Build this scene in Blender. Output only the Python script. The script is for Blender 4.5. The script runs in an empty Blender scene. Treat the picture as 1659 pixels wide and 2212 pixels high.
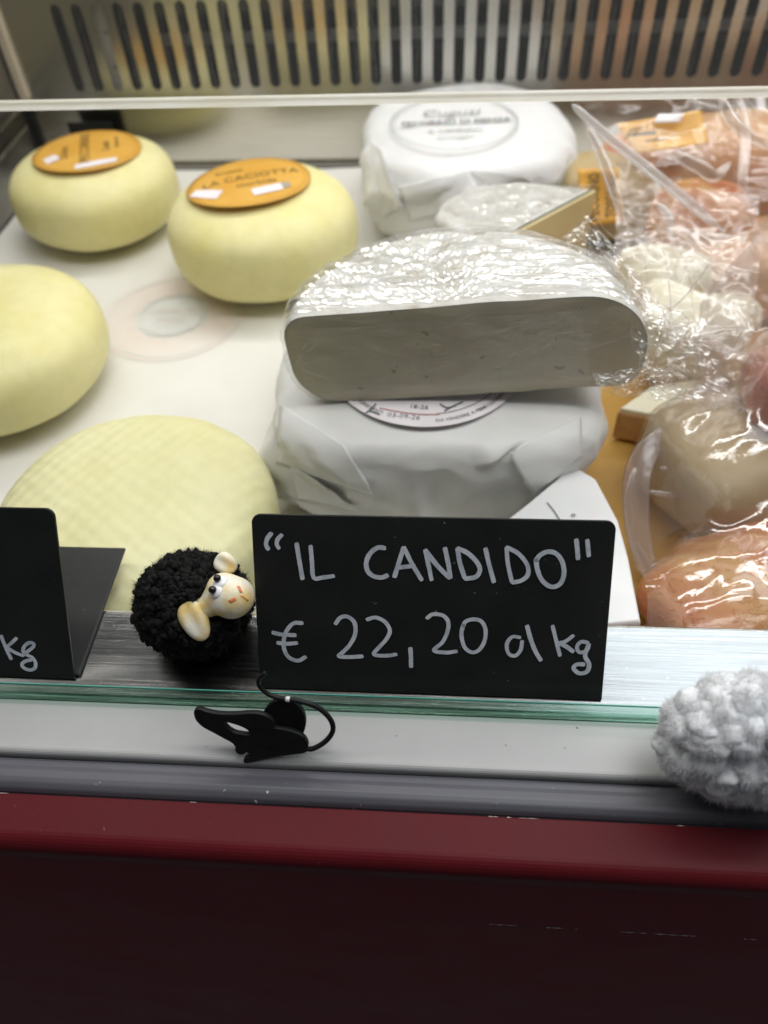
import bpy, bmesh, math, random
from mathutils import Vector, Matrix, Euler, noise
from mathutils.bvhtree import BVHTree
R = math.radians
random.seed(7)
SC = bpy.context.scene
COL = SC.collection

# ---------------------------------------------------------------- camera
PX_W, PX_H, FPX = 1659.0, 2212.0, 1661.0
CAM = Vector((0.0028, -0.1123, 0.2120))
def cam_basis(pitch=48.6, yaw=6.5, roll=-3.8):
    p, y, r = R(pitch), R(yaw), R(roll)
    fwd = Vector((-math.sin(y)*math.cos(p), math.cos(y)*math.cos(p), -math.sin(p)))
    right = Vector((math.cos(y), math.sin(y), 0)); up = right.cross(fwd)
    c, s = math.cos(r), math.sin(r)
    return c*right + s*up, -s*right + c*up, fwd
CR, CU, CF = cam_basis()
cd = bpy.data.cameras.new('camera'); cam = bpy.data.objects.new('camera', cd); COL.objects.link(cam)
M3 = Matrix((CR, CU, -CF)).transposed()
cam.matrix_world = Matrix.Translation(CAM) @ M3.to_4x4()
cd.sensor_fit = 'VERTICAL'; cd.sensor_height = 36.0; cd.lens = 36.0*FPX/PX_H
cd.clip_start = 0.005; cd.clip_end = 50
cd.dof.use_dof = True; cd.dof.focus_distance = 0.236; cd.dof.aperture_fstop = 9.5
SC.camera = cam

# ---------------------------------------------------------------- light
w = bpy.data.worlds.new('World'); SC.world = w; w.use_nodes = True
bg = w.node_tree.nodes['Background']; bg.inputs[0].default_value = (0.88, 0.92, 1.0, 1); bg.inputs[1].default_value = 0.065
SC.view_settings.view_transform = 'Standard'; SC.view_settings.look = 'None'
SC.view_settings.exposure = 0.0; SC.view_settings.gamma = 1.0
def area(name, loc, target, sx, sy, power, col):
    d = bpy.data.lights.new(name, 'AREA'); d.shape = 'RECTANGLE'; d.size = sx; d.size_y = sy
    d.energy = power; d.color = col
    o = bpy.data.objects.new(name, d); COL.objects.link(o); o.location = loc
    o.rotation_euler = (Vector(target)-Vector(loc)).to_track_quat('-Z', 'X').to_euler()
    return o
area('case_led_tube', (0.0, 0.425, 0.395), (0.0, 0.27, 0.0), 0.05, 1.3, 2.75, (1.0, 0.985, 0.95))
area('front_case_fill', (0.0, 0.115, 0.46), (0.0, 0.16, 0.0), 0.05, 1.3, 2.15, (1.0, 0.985, 0.95))  # unseen fill light added inside the case, no real tube
area('hall_lamp', (0.35, 0.02, 1.7), (0.0, 0.0, 0.0), 0.6, 1.0, 8.0, (0.96, 0.98, 1.0))
area('side_window', (0.80, 0.72, 1.2), (0.09, 0.02, 0.0), 0.8, 1.1, 4.6, (0.78, 0.89, 1.0))
SC.cycles.max_bounces = 10; SC.cycles.transparent_max_bounces = 24
SC.cycles.sample_clamp_indirect = 6.0
SC.cycles.use_denoising = True

# ---------------------------------------------------------------- helpers
def ray(px, py):
    return CR*((px-PX_W/2)/FPX) - CU*((py-PX_H/2)/FPX) + CF
def P(px, py, x=None, y=None, z=None):
    d = ray(px, py)
    t = (z-CAM.z)/d.z if z is not None else (y-CAM.y)/d.y if y is not None else (x-CAM.x)/d.x
    return CAM + d*t
def PN(px, py, p0, n):
    d = ray(px, py); return CAM + d*((Vector(p0)-CAM).dot(n)/d.dot(n))
def PD(px, py, depth):
    return CAM + ray(px, py)*depth
def empty(name, loc, label, cat, group=None):
    o = bpy.data.objects.new(name, None); COL.objects.link(o); o.location = loc
    o.empty_display_size = 0.01
    o['label'] = label; o['category'] = cat
    if group: o['group'] = group
    return o
def tag(o, label, cat, group=None):
    o['label'] = label; o['category'] = cat
    if group: o['group'] = group
    return o
def link(name, me, mat=None, parent=None, smooth=False):
    o = bpy.data.objects.new(name, me); COL.objects.link(o)
    if mat: me.materials.append(mat)
    if parent is not None:
        o.parent = parent
        o.matrix_parent_inverse = world_of(parent).inverted()
    if smooth:
        me.polygons.foreach_set('use_smooth', [True]*len(me.polygons))
    return o
def world_of(o):
    m = Matrix.LocRotScale(o.location, o.rotation_euler, o.scale)
    if o.parent: m = world_of(o.parent) @ o.matrix_parent_inverse @ m
    return m
def mesh(name, vs, fs, mat=None, parent=None, smooth=False):
    me = bpy.data.meshes.new(name); me.from_pydata([tuple(v) for v in vs], [], fs); me.update()
    return link(name, me, mat, parent, smooth)
def from_bm(name, bm, mat=None, parent=None, smooth=False):
    me = bpy.data.meshes.new(name); bmesh.ops.recalc_face_normals(bm, faces=bm.faces); bm.to_mesh(me); bm.free()
    return link(name, me, mat, parent, smooth)
def bevel(o, wd, seg=2, ang=35):
    m = o.modifiers.new('bevel', 'BEVEL'); m.width = wd; m.segments = seg; m.limit_method = 'ANGLE'; m.angle_limit = R(ang)
    return o
def solid(o, t, off=-1):
    m = o.modifiers.new('solid', 'SOLIDIFY'); m.thickness = t; m.offset = off
    return o
def box(name, lo, hi, mat, parent=None, bev=0.0, seg=2):
    x0, y0, z0 = lo; x1, y1, z1 = hi
    v = [(x0,y0,z0),(x1,y0,z0),(x1,y1,z0),(x0,y1,z0),(x0,y0,z1),(x1,y0,z1),(x1,y1,z1),(x0,y1,z1)]
    f = [(0,3,2,1),(4,5,6,7),(0,1,5,4),(1,2,6,5),(2,3,7,6),(3,0,4,7)]
    o = mesh(name, v, f, mat, parent)
    if bev: bevel(o, bev, seg)
    return o
def sweep_x(name, prof, x0, x1, mat, parent, closed=True, smooth=False, nx=1):
    n = len(prof); vs = []; fs = []
    for i in range(nx+1):
        x = x0+(x1-x0)*i/nx
        vs += [(x, y, z) for y, z in prof]
    m = n if closed else n-1
    for i in range(nx):
        for k in range(m):
            a, b = i*n+k, i*n+(k+1) % n
            fs.append((a, b, b+n, a+n))
    if closed:
        fs.append(tuple(range(n))); fs.append(tuple(range(nx*n, nx*n+n))[::-1])
    return mesh(name, vs, fs, mat, parent, smooth)
def catmull(pts, n=6, closed=False):
    pts = [Vector(p) for p in pts]; out = []; m = len(pts)
    if m == 2:
        return [pts[0].lerp(pts[1], i/n) for i in range(n+1)]
    for i in range(m if closed else m-1):
        p0 = pts[(i-1) % m] if closed or i > 0 else pts[0]*2-pts[1]
        p1 = pts[i]; p2 = pts[(i+1) % m]
        p3 = pts[(i+2) % m] if closed or i+2 < m else p2*2-p1
        for k in range(n):
            t = k/n
            out.append(0.5*((2*p1)+(p2-p0)*t+(2*p0-5*p1+4*p2-p3)*t*t+(3*p1-p0-3*p2+p3)*t**3))
    if not closed: out.append(pts[-1])
    return out
def tube(vs, fs, path, rad, seg=8):
    path = [Vector(p) for p in path]; base = len(vs); n = len(path)
    up = Vector((0.3, 0.2, 1)).normalized()
    for i, p in enumerate(path):
        t = (path[min(i+1, n-1)]-path[max(i-1, 0)]).normalized()
        a = t.cross(up).normalized(); b = a.cross(t).normalized(); up = b
        r = rad[i] if isinstance(rad, (list, tuple)) else rad
        for k in range(seg):
            an = 2*math.pi*k/seg
            vs.append(p + a*(math.cos(an)*r) + b*(math.sin(an)*r))
    for i in range(n-1):
        for k in range(seg):
            fs.append((base+i*seg+k, base+i*seg+(k+1) % seg, base+(i+1)*seg+(k+1) % seg, base+(i+1)*seg+k))
    fs.append(tuple(base+k for k in range(seg))[::-1]); fs.append(tuple(base+(n-1)*seg+k for k in range(seg)))
def nz(v, s=1.0, seed=0.0):
    return noise.noise(Vector((v[0]*s+seed*3.1, v[1]*s-seed*7.7, v[2]*s+seed*1.3)))
def ridge(v, s, seed=0.0, oct=3):
    a = 0; amp = 1.0; tot = 0
    for i in range(oct):
        a += amp*(1-2.2*abs(nz(v, s, seed+i*11))); tot += amp; s *= 2.03; amp *= 0.5
    return a/tot
def text_mesh(body, size, shear=0.0, res=2, bold=0.0):
    cu = bpy.data.curves.new('t', 'FONT'); cu.body = body; cu.size = size; cu.align_x = 'CENTER'; cu.align_y = 'CENTER'
    cu.shear = shear; cu.resolution_u = res; cu.offset = bold
    o = bpy.data.objects.new('t', cu); COL.objects.link(o)
    dg = bpy.context.evaluated_depsgraph_get(); me = bpy.data.meshes.new_from_object(o.evaluated_get(dg))
    vs = [v.co.copy() for v in me.vertices]; fs = [tuple(p.vertices) for p in me.polygons]
    bpy.data.objects.remove(o); bpy.data.meshes.remove(me)
    return vs, fs

# ---------------------------------------------------------------- materials
def mat(name):
    m = bpy.data.materials.new(name); m.use_nodes = True
    nt = m.node_tree; return m, nt, nt.nodes['Principled BSDF'], nt.nodes['Material Output']
def N(nt, t, **kw):
    n = nt.nodes.new(t)
    for k, v in kw.items(): setattr(n, k, v)
    return n
def ramp(nt, stops, fac):
    r = N(nt, 'ShaderNodeValToRGB'); e = r.color_ramp.elements
    while len(e) < len(stops): e.new(0.5)
    for i, (p, c) in enumerate(stops):
        e[i].position = p; e[i].color = (c[0], c[1], c[2], 1) if not isinstance(c, (int, float)) else (c, c, c, 1)
    nt.links.new(fac, r.inputs[0]); return r
def coord(nt, scale=(1,1,1)):
    tc = N(nt, 'ShaderNodeTexCoord'); mp = N(nt, 'ShaderNodeMapping'); mp.inputs['Scale'].default_value = scale
    nt.links.new(tc.outputs['Object'], mp.inputs[0]); return mp.outputs[0]
def noise_tex(nt, scale, detail=4, rough=0.55, vec=None, dist=0.0):
    n = N(nt, 'ShaderNodeTexNoise'); n.inputs['Scale'].default_value = scale; n.inputs['Detail'].default_value = detail
    n.inputs['Roughness'].default_value = rough; n.inputs['Distortion'].default_value = dist
    nt.links.new(vec if vec else coord(nt), n.inputs['Vector']); return n
def add_bump(nt, b, height, strength, dist):
    bp = N(nt, 'ShaderNodeBump'); bp.inputs['Strength'].default_value = strength; bp.inputs['Distance'].default_value = dist
    nt.links.new(height, bp.inputs['Height'])
    if b.inputs['Normal'].is_linked:
        nt.links.new(b.inputs['Normal'].links[0].from_socket, bp.inputs['Normal'])
    nt.links.new(bp.outputs[0], b.inputs['Normal']); return bp
def basic(name, c1, c2=None, scale=80, rough=0.5, rough2=None, bump=0.0, bscale=None, metal=0.0, spec=0.5, sss=0.0, sss_r=(0.004,0.003,0.002), stretch=(1,1,1), coat=0.0, detail=4):
    m, nt, b, out = mat(name)
    vec = coord(nt, stretch)
    n = noise_tex(nt, scale, detail, 0.6, vec)
    r = ramp(nt, [(0.3, c1), (0.72, c2 or c1)], n.outputs['Fac']); nt.links.new(r.outputs[0], b.inputs['Base Color'])
    b.inputs['Roughness'].default_value = rough
    if rough2 is not None:
        rr = ramp(nt, [(0.3, rough), (0.75, rough2)], n.outputs['Fac']); nt.links.new(rr.outputs[0], b.inputs['Roughness'])
    b.inputs['Metallic'].default_value = metal; b.inputs['Specular IOR Level'].default_value = spec
    b.inputs['Coat Weight'].default_value = coat; b.inputs['Coat Roughness'].default_value = 0.08
    if sss:
        b.inputs['Subsurface Weight'].default_value = sss; b.inputs['Subsurface Radius'].default_value = (1, 0.7, 0.45)
        b.inputs['Subsurface Scale'].default_value = sss_r[0]
    if bump:
        n2 = noise_tex(nt, bscale or scale*3, 5, 0.6, coord(nt, stretch)); add_bump(nt, b, n2.outputs['Fac'], bump, 0.001)
    return m
def film(name, milk=0.06, milk_col=(0.9,0.88,0.88), rough=0.07, gloss=1.0, bscale=0, bstr=0.4, tint=(1,1,1), bdist=0.001, stretch=(1,1,1), cap=0.30):
    m, nt, b, out = mat(name); nt.nodes.remove(b)
    tr = N(nt, 'ShaderNodeBsdfTransparent'); tr.inputs[0].default_value = (*tint, 1)
    gl = N(nt, 'ShaderNodeBsdfGlossy'); gl.inputs['Roughness'].default_value = rough; gl.inputs[0].default_value = (1,1,1,1)
    df = N(nt, 'ShaderNodeBsdfDiffuse'); df.inputs[0].default_value = (*milk_col, 1)
    tl = N(nt, 'ShaderNodeBsdfTranslucent'); tl.inputs[0].default_value = (*milk_col, 1)
    dm = N(nt, 'ShaderNodeMixShader'); dm.inputs[0].default_value = 0.5
    nt.links.new(df.outputs[0], dm.inputs[1]); nt.links.new(tl.outputs[0], dm.inputs[2])
    lw = N(nt, 'ShaderNodeFresnel'); lw.inputs[0].default_value = 1.5
    mu = N(nt, 'ShaderNodeMath', operation='MULTIPLY_ADD'); mu.use_clamp = True; mu.inputs[1].default_value = gloss; mu.inputs[2].default_value = 0.01
    nt.links.new(lw.outputs[0], mu.inputs[0])
    mn = N(nt, 'ShaderNodeMath', operation='MINIMUM'); mn.inputs[1].default_value = cap; nt.links.new(mu.outputs[0], mn.inputs[0])
    m1 = N(nt, 'ShaderNodeMixShader'); m1.inputs[0].default_value = milk
    nt.links.new(tr.outputs[0], m1.inputs[1]); nt.links.new(dm.outputs[0], m1.inputs[2])
    m2 = N(nt, 'ShaderNodeMixShader'); nt.links.new(mn.outputs[0], m2.inputs[0]); nt.links.new(m1.outputs[0], m2.inputs[1]); nt.links.new(gl.outputs[0], m2.inputs[2])
    nt.links.new(m2.outputs[0], out.inputs[0])
    if bscale:
        n = noise_tex(nt, bscale, 4, 0.6, coord(nt, stretch), 0.6); bp = N(nt, 'ShaderNodeBump'); bp.inputs['Strength'].default_value = bstr; bp.inputs['Distance'].default_value = bdist
        nt.links.new(n.outputs['Fac'], bp.inputs['Height'])
        nt.links.new(bp.outputs[0], gl.inputs['Normal']); nt.links.new(bp.outputs[0], lw.inputs['Normal'])
    return m
def brushed(name, c1, c2, rough, stretch, scale=60, bump=0.15, specks=False):
    m, nt, b, out = mat(name)
    v = coord(nt, stretch); n = noise_tex(nt, scale, 6, 0.65, v)
    r = ramp(nt, [(0.3, c1), (0.7, c2)], n.outputs['Fac'])
    col = r.outputs[0]
    b.inputs['Metallic'].default_value = 1.0
    rr = ramp(nt, [(0.3, rough*0.75), (0.7, rough*1.25)], n.outputs['Fac']); nt.links.new(rr.outputs[0], b.inputs['Roughness'])
    add_bump(nt, b, n.outputs['Fac'], bump, 0.0006)
    if specks:
        sv = noise_tex(nt, 420, 2, 0.5); sp = ramp(nt, [(0.70, 0.0), (0.76, 1.0)], sv.outputs['Fac'])
        mx = N(nt, 'ShaderNodeMixRGB'); nt.links.new(sp.outputs[0], mx.inputs[0]); nt.links.new(col, mx.inputs[1]); mx.inputs[2].default_value = (0.75, 0.75, 0.73, 1); col = mx.outputs[0]
        wv = N(nt, 'ShaderNodeTexVoronoi', feature='DISTANCE_TO_EDGE'); wv.inputs['Scale'].default_value = 70
        dv = noise_tex(nt, 30, 3); mxv = N(nt, 'ShaderNodeMixRGB'); mxv.inputs[0].default_value = 0.04
        nt.links.new(coord(nt, (1, 2, 1)), mxv.inputs[1]); nt.links.new(dv.outputs['Color'], mxv.inputs[2]); nt.links.new(mxv.outputs[0], wv.inputs['Vector'])
        ed = ramp(nt, [(0.0, 0.28), (0.006, 0.0)], wv.outputs['Distance'])
        nm = noise_tex(nt, 40, 2); msk = ramp(nt, [(0.50, 0.0), (0.62, 1.0)], nm.outputs['Fac'])
        ml = N(nt, 'ShaderNodeMath', operation='MULTIPLY'); nt.links.new(ed.outputs[0], ml.inputs[0]); nt.links.new(msk.outputs[0], ml.inputs[1])
        mx2 = N(nt, 'ShaderNodeMixRGB'); nt.links.new(ml.outputs[0], mx2.inputs[0]); nt.links.new(col, mx2.inputs[1]); mx2.inputs[2].default_value = (0.85, 0.86, 0.88, 1); col = mx2.outputs[0]
        mr = N(nt, 'ShaderNodeMath', operation='MULTIPLY_ADD'); nt.links.new(ml.outputs[0], mr.inputs[0]); mr.inputs[1].default_value = 0.35; nt.links.new(rr.outputs[0], mr.inputs[2]); nt.links.new(mr.outputs[0], b.inputs['Roughness'])
    nt.links.new(col, b.inputs['Base Color'])
    return m

def specks(m, scale, th, col_, seed=0):
    nt = m.node_tree; b = nt.nodes['Principled BSDF']; src = b.inputs['Base Color'].links[0].from_socket
    n = noise_tex(nt, scale, 2, 0.5); r = ramp(nt, [(th, 0.0), (th+0.03, 1.0)], n.outputs['Fac'])
    n2 = noise_tex(nt, scale*0.13, 2, 0.5); r2 = ramp(nt, [(0.48, 0.0), (0.62, 1.0)], n2.outputs['Fac'])
    ml = N(nt, 'ShaderNodeMath', operation='MULTIPLY'); nt.links.new(r.outputs[0], ml.inputs[0]); nt.links.new(r2.outputs[0], ml.inputs[1])
    mx = N(nt, 'ShaderNodeMixRGB'); nt.links.new(ml.outputs[0], mx.inputs[0]); nt.links.new(src, mx.inputs[1]); mx.inputs[2].default_value = (*col_, 1)
    nt.links.new(mx.outputs[0], b.inputs['Base Color']); return m
STEEL = brushed('brushed_steel', (0.52,0.505,0.465), (0.66,0.645,0.60), 0.20, (1,1,40), 30, 0.08)
LEDGE = brushed('ledge_steel', (0.50,0.49,0.46), (0.66,0.66,0.64), 0.17, (1,45,45), 26, 0.07, True)
DARKSTEEL = brushed('dull_steel', (0.22,0.21,0.19), (0.34,0.33,0.31), 0.35, (30,1,30), 30, 0.1)
WHITE_SILL = basic('white_enamel', (0.41,0.41,0.40), (0.46,0.46,0.45), 25, 0.32, 0.42, 0.04, 900)
RED = basic('red_paint', (0.088,0.0082,0.0118), (0.102,0.0098,0.0140), 30, 0.34, 0.44, 0.05, 500, spec=0.09)
REDP = basic('red_panel_paint', (0.155,0.0105,0.0190), (0.175,0.0125,0.022), 30, 0.40, 0.48, 0.04, 500, spec=0.06)
specks(WHITE_SILL, 500, 0.73, (0.10,0.09,0.085)); specks(RED, 620, 0.745, (0.25,0.14,0.13))
GREYRAIL = basic('grey_rail_plastic', (0.085,0.085,0.10), (0.12,0.12,0.135), 40, 0.38, 0.50, 0.05, 120, spec=0.4, stretch=(0.2,1,1))
specks(GREYRAIL, 520, 0.72, (0.5,0.5,0.5))
BLACK_RUBBER = basic('black_rubber', (0.012,0.012,0.011), (0.02,0.02,0.018), 100, 0.6)
BEIGE = basic('beige_seal', (0.40,0.34,0.25), (0.46,0.40,0.31), 60, 0.5)
COIL = basic('dark_coil', (0.002,0.002,0.002), (0.006,0.006,0.006), 90, 0.8, None, 0.8, 200, stretch=(1,1,0.35), detail=6, spec=0.1)
GREYBAR = basic('grey_bar', (0.16,0.16,0.15), (0.24,0.24,0.23), 60, 0.45)
SLOTPLATE = basic('pale_metal_tab', (0.42,0.41,0.38), (0.5,0.49,0.46), 60, 0.4)
def edge_glow():
    m, nt, b, out = mat('frosted_glass_edge')
    n = noise_tex(nt, 40, 5, 0.6, coord(nt, (1, 5, 5))); r = ramp(nt, [(0.3, (0.86,0.84,0.74)), (0.7, (0.97,0.97,0.95))], n.outputs['Fac'])
    tl = N(nt, 'ShaderNodeBsdfTranslucent'); nt.links.new(r.outputs[0], tl.inputs[0]); nt.links.new(r.outputs[0], b.inputs['Base Color']); b.inputs['Roughness'].default_value = 0.25
    ms = N(nt, 'ShaderNodeMixShader'); ms.inputs[0].default_value = 0.62; nt.links.new(b.outputs[0], ms.inputs[1]); nt.links.new(tl.outputs[0], ms.inputs[2]); nt.links.new(ms.outputs[0], out.inputs[0])
    add_bump(nt, b, n.outputs['Fac'], 0.3, 0.001); return m
GLASS_EDGE_W = edge_glow()
SHELF_GLASS = film('shelf_glass', 0.006, (0.8,0.82,0.78), 0.02, 0.35)
GREEN_GLASS = film('green_edge_glass', 0.03, (0.03,0.14,0.09), 0.04, 0.6, tint=(0.76,0.89,0.83), cap=0.05)
TEAL_EDGE = basic('teal_glass_edge', (0.10,0.42,0.34), (0.16,0.55,0.45), 30, 0.12, 0.2, coat=1.0)
TAGBLACK = basic('black_slate_plastic', (0.010,0.0115,0.0105), (0.015,0.016,0.015), 60, 0.34, 0.42, 0.06, 1200, spec=0.32)
specks(TAGBLACK, 900, 0.735, (0.22,0.22,0.21))
MARKER = basic('white_chalk_marker', (0.36,0.40,0.46), (0.66,0.69,0.74), 330, 0.55, stretch=(1,1,0.45), detail=7)
MOUSEBLACK = basic('black_painted_metal', (0.006,0.0065,0.007), (0.012,0.0125,0.013), 300, 0.42, 0.55, 0.08, 1500, spec=0.25)
WHITECHIP = basic('bare_white_chip', (0.6,0.6,0.57), (0.75,0.75,0.72), 900, 0.6)
def cheese_mat(name, c1, c2, weave=0.0):
    m, nt, b, out = mat(name)
    n = noise_tex(nt, 28, 5, 0.6); r = ramp(nt, [(0.32, c1), (0.7, c2)], n.outputs['Fac'])
    n3 = noise_tex(nt, 160, 3, 0.5); mx = N(nt, 'ShaderNodeMixRGB', blend_type='MULTIPLY'); mx.inputs[0].default_value = 0.35
    r3 = ramp(nt, [(0.3, (0.88,0.88,0.84)), (0.6, (1,1,1))], n3.outputs['Fac'])
    nt.links.new(r.outputs[0], mx.inputs[1]); nt.links.new(r3.outputs[0], mx.inputs[2]); nt.links.new(mx.outputs[0], b.inputs['Base Color'])
    b.inputs['Roughness'].default_value = 0.48; b.inputs['Specular IOR Level'].default_value = 0.35
    b.inputs['Subsurface Weight'].default_value = 0.25; b.inputs['Subsurface Scale'].default_value = 0.004; b.inputs['Subsurface Radius'].default_value = (1,0.75,0.35)
    n2 = noise_tex(nt, 260, 4, 0.6); add_bump(nt, b, n2.outputs['Fac'], 0.12, 0.0012)
    n4 = noise_tex(nt, 55, 2, 0.5); add_bump(nt, b, n4.outputs['Fac'], 0.22, 0.003)
    if weave:
        for rot, st in ((0.55, weave), (2.2, weave*0.6)):
            tc = N(nt, 'ShaderNodeTexCoord'); mp = N(nt, 'ShaderNodeMapping'); mp.inputs['Rotation'].default_value = (0,0,rot)
            nt.links.new(tc.outputs['Object'], mp.inputs[0])
            wv = N(nt, 'ShaderNodeTexWave'); wv.inputs['Scale'].default_value = 52; wv.inputs['Distortion'].default_value = 2.0; wv.inputs['Detail'].default_value = 2; wv.inputs['Detail Scale'].default_value = 1.5
            nt.links.new(mp.outputs[0], wv.inputs[0]); add_bump(nt, b, wv.outputs['Fac'], st, 0.0016)
    return m
CHEESE = cheese_mat('pale_yellow_rind', (0.75,0.685,0.30), (0.81,0.755,0.42))
CHEESE_W = cheese_mat('woven_yellow_rind', (0.68,0.645,0.34), (0.75,0.72,0.44), 0.16)
ORANGE = basic('orange_label_paper', (0.66,0.34,0.045), (0.72,0.41,0.075), 40, 0.4, 0.5)
INK = basic('brown_black_ink', (0.05,0.035,0.012), (0.16,0.10,0.03), 400, 0.6)
INKGREY = basic('grey_ink', (0.07,0.08,0.09), (0.16,0.17,0.18), 500, 0.6)
INKRED = basic('faded_red_ink', (0.45,0.17,0.16), (0.52,0.26,0.24), 300, 0.6)
INKGREEN = basic('pale_green_ink', (0.65,0.655,0.615), (0.73,0.73,0.70), 60, 0.6)
INKPEACH = basic('pale_peach_print', (0.70,0.615,0.54), (0.77,0.715,0.655), 25, 0.6)
STICKER = basic('white_sticker', (0.80,0.76,0.78), (0.86,0.83,0.84), 60, 0.4)
PAPER = basic('white_deli_paper', (0.71,0.69,0.63), (0.78,0.765,0.71), 14, 0.55, None, 0.55, 22)
def wrap_mat(name, c1, c2, dark=None):
    m, nt, b, out = mat(name)
    n = noise_tex(nt, 22, 4, 0.6); r = ramp(nt, [(0.3, c1), (0.7, c2)], n.outputs['Fac'])
    nt.links.new(r.outputs[0], b.inputs['Base Color']); b.inputs['Roughness'].default_value = 0.42
    b.inputs['Subsurface Weight'].default_value = 0.3; b.inputs['Subsurface Scale'].default_value = 0.003
    n2 = noise_tex(nt, 70, 3, 0.55, None, 0.8); add_bump(nt, b, n2.outputs['Fac'], 0.12, 0.002)
    return m
WRAP = wrap_mat('white_wrapping_paper', (0.65,0.65,0.625), (0.76,0.76,0.735))
WRAPB = wrap_mat('bright_wrapping_paper', (0.70,0.70,0.69), (0.77,0.77,0.76))
FOLD = basic('paper_fold_layer', (0.70,0.70,0.68), (0.78,0.78,0.76), 22, 0.5, None, 0.15, 70)
FOLDB = basic('bright_paper_fold', (0.70,0.70,0.69), (0.77,0.77,0.76), 22, 0.5, None, 0.15, 70)
def bloomy():
    m, nt, b, out = mat('white_bloomy_rind')
    n = noise_tex(nt, 90, 5, 0.65); r = ramp(nt, [(0.30, (0.42,0.38,0.30)), (0.44, (0.58,0.56,0.51)), (0.7, (0.69,0.69,0.66))], n.outputs['Fac'])
    nt.links.new(r.outputs[0], b.inputs['Base Color']); b.inputs['Roughness'].default_value = 0.7
    n2 = noise_tex(nt, 150, 5, 0.6); add_bump(nt, b, n2.outputs['Fac'], 0.5, 0.002); return m
BLOOM = bloomy()
def paste():
    m, nt, b, out = mat('ivory_cut_paste')
    n = noise_tex(nt, 40, 4); r = ramp(nt, [(0.3, (0.56,0.51,0.375)), (0.7, (0.62,0.575,0.44))], n.outputs['Fac'])
    vo = noise_tex(nt, 150, 2, 0.5, None, 0.5); hr = ramp(nt, [(0.285, (0.40,0.37,0.27)), (0.315, (1,1,1))], vo.outputs['Fac'])
    mx = N(nt, 'ShaderNodeMixRGB', blend_type='MULTIPLY'); mx.inputs[0].default_value = 0.7
    nt.links.new(r.outputs[0], mx.inputs[1]); nt.links.new(hr.outputs[0], mx.inputs[2]); nt.links.new(mx.outputs[0], b.inputs['Base Color'])
    b.inputs['Roughness'].default_value = 0.5; b.inputs['Subsurface Weight'].default_value = 0.2; b.inputs['Subsurface Scale'].default_value = 0.004
    add_bump(nt, b, vo.outputs['Fac'], 0.15, 0.001); add_bump(nt, b, noise_tex(nt, 300, 4).outputs['Fac'], 0.12, 0.0006); return m
PASTE = paste()
RINDEDGE = basic('grey_rind_edge', (0.46,0.43,0.34), (0.56,0.53,0.44), 200, 0.6)
YPASTE = basic('yellow_cut_paste', (0.66,0.56,0.30), (0.72,0.63,0.38), 60, 0.45, None, 0.15, 200, sss=0.2)
CREAM = basic('cream_cheese_paste', (0.72,0.68,0.50), (0.80,0.77,0.62), 60, 0.45, None, 0.2, 180, sss=0.2)
BEIGECH = basic('beige_cheese', (0.42,0.31,0.15), (0.56,0.45,0.27), 40, 0.45, None, 0.4, 90, sss=0.2)
BROWNRIND = basic('brown_orange_rind', (0.38,0.14,0.03), (0.62,0.40,0.18), 60, 0.5, None, 0.3, 150)
GOLD = basic('golden_yellow_sheet', (0.50,0.27,0.045), (0.60,0.36,0.08), 12, 0.5, 0.6, 0.1, 60)
def ham(name, c1, c2, fat, s=30):
    m, nt, b, out = mat(name)
    n = noise_tex(nt, s, 4, 0.55, None, 1.2); r = ramp(nt, [(0.25, c1), (0.5, c2), (0.62, fat), (0.8, c2)], n.outputs['Fac'])
    nt.links.new(r.outputs[0], b.inputs['Base Color']); b.inputs['Roughness'].default_value = 0.28
    b.inputs['Subsurface Weight'].default_value = 0.25; b.inputs['Subsurface Scale'].default_value = 0.005
    n2 = noise_tex(nt, 380, 2, 0.5); rr = ramp(nt, [(0.56, 0.0), (0.68, 1.0)], n2.outputs['Fac']); add_bump(nt, b, rr.outputs[0], 0.5, 0.0012)
    add_bump(nt, b, n.outputs['Fac'], 0.35, 0.004); return m
HAM = ham('pink_orange_ham', (0.48,0.13,0.06), (0.56,0.24,0.065), (0.62,0.36,0.13))
HAMPINK = ham('pale_pink_ham', (0.48,0.17,0.08), (0.54,0.29,0.14), (0.58,0.40,0.24), 18)
MEAT = ham('dark_red_meat', (0.30,0.07,0.05), (0.42,0.14,0.09), (0.5,0.27,0.18))
CLING = film('cling_film', 0.04, (0.95,0.95,0.95), 0.13, 2.2)
CLINGF = film('cling_film_front', 0.02, (0.8,0.8,0.75), 0.12, 0.5, 60, 0.5, stretch=(0.3,1,1.5))
BAG = film('clear_bag_film', 0.20, (0.60,0.49,0.43), 0.14, 1.9, 45, 0.20)  # film is clear; pink reflections are put into its milk colour
BAGL = film('lilac_bag_margin', 0.20, (0.66,0.56,0.56), 0.16, 1.2, 60, 0.3)
BAGS = film('soft_bag_film', 0.15, (0.62,0.50,0.44), 0.20, 1.2, 35, 0.15, cap=0.13)  # reflected pink put into the milk colour here too
BAGP = film('milky_pink_film', 0.45, (0.58,0.46,0.41), 0.22, 0.8, 30, 0.2)
BAGEDGE = film('folded_film_edge', 0.42, (0.90,0.87,0.88), 0.12, 2.6, cap=0.45)
WOOLB = basic('black_wool', (0.004,0.004,0.004), (0.012,0.012,0.011), 400, 0.85, spec=0.25)
WOOLW = basic('white_wool', (0.84,0.84,0.845), (0.88,0.88,0.88), 120, 0.9, spec=0.1, bump=0.35, bscale=900, sss=0.25, sss_r=(0.003,))
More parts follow.
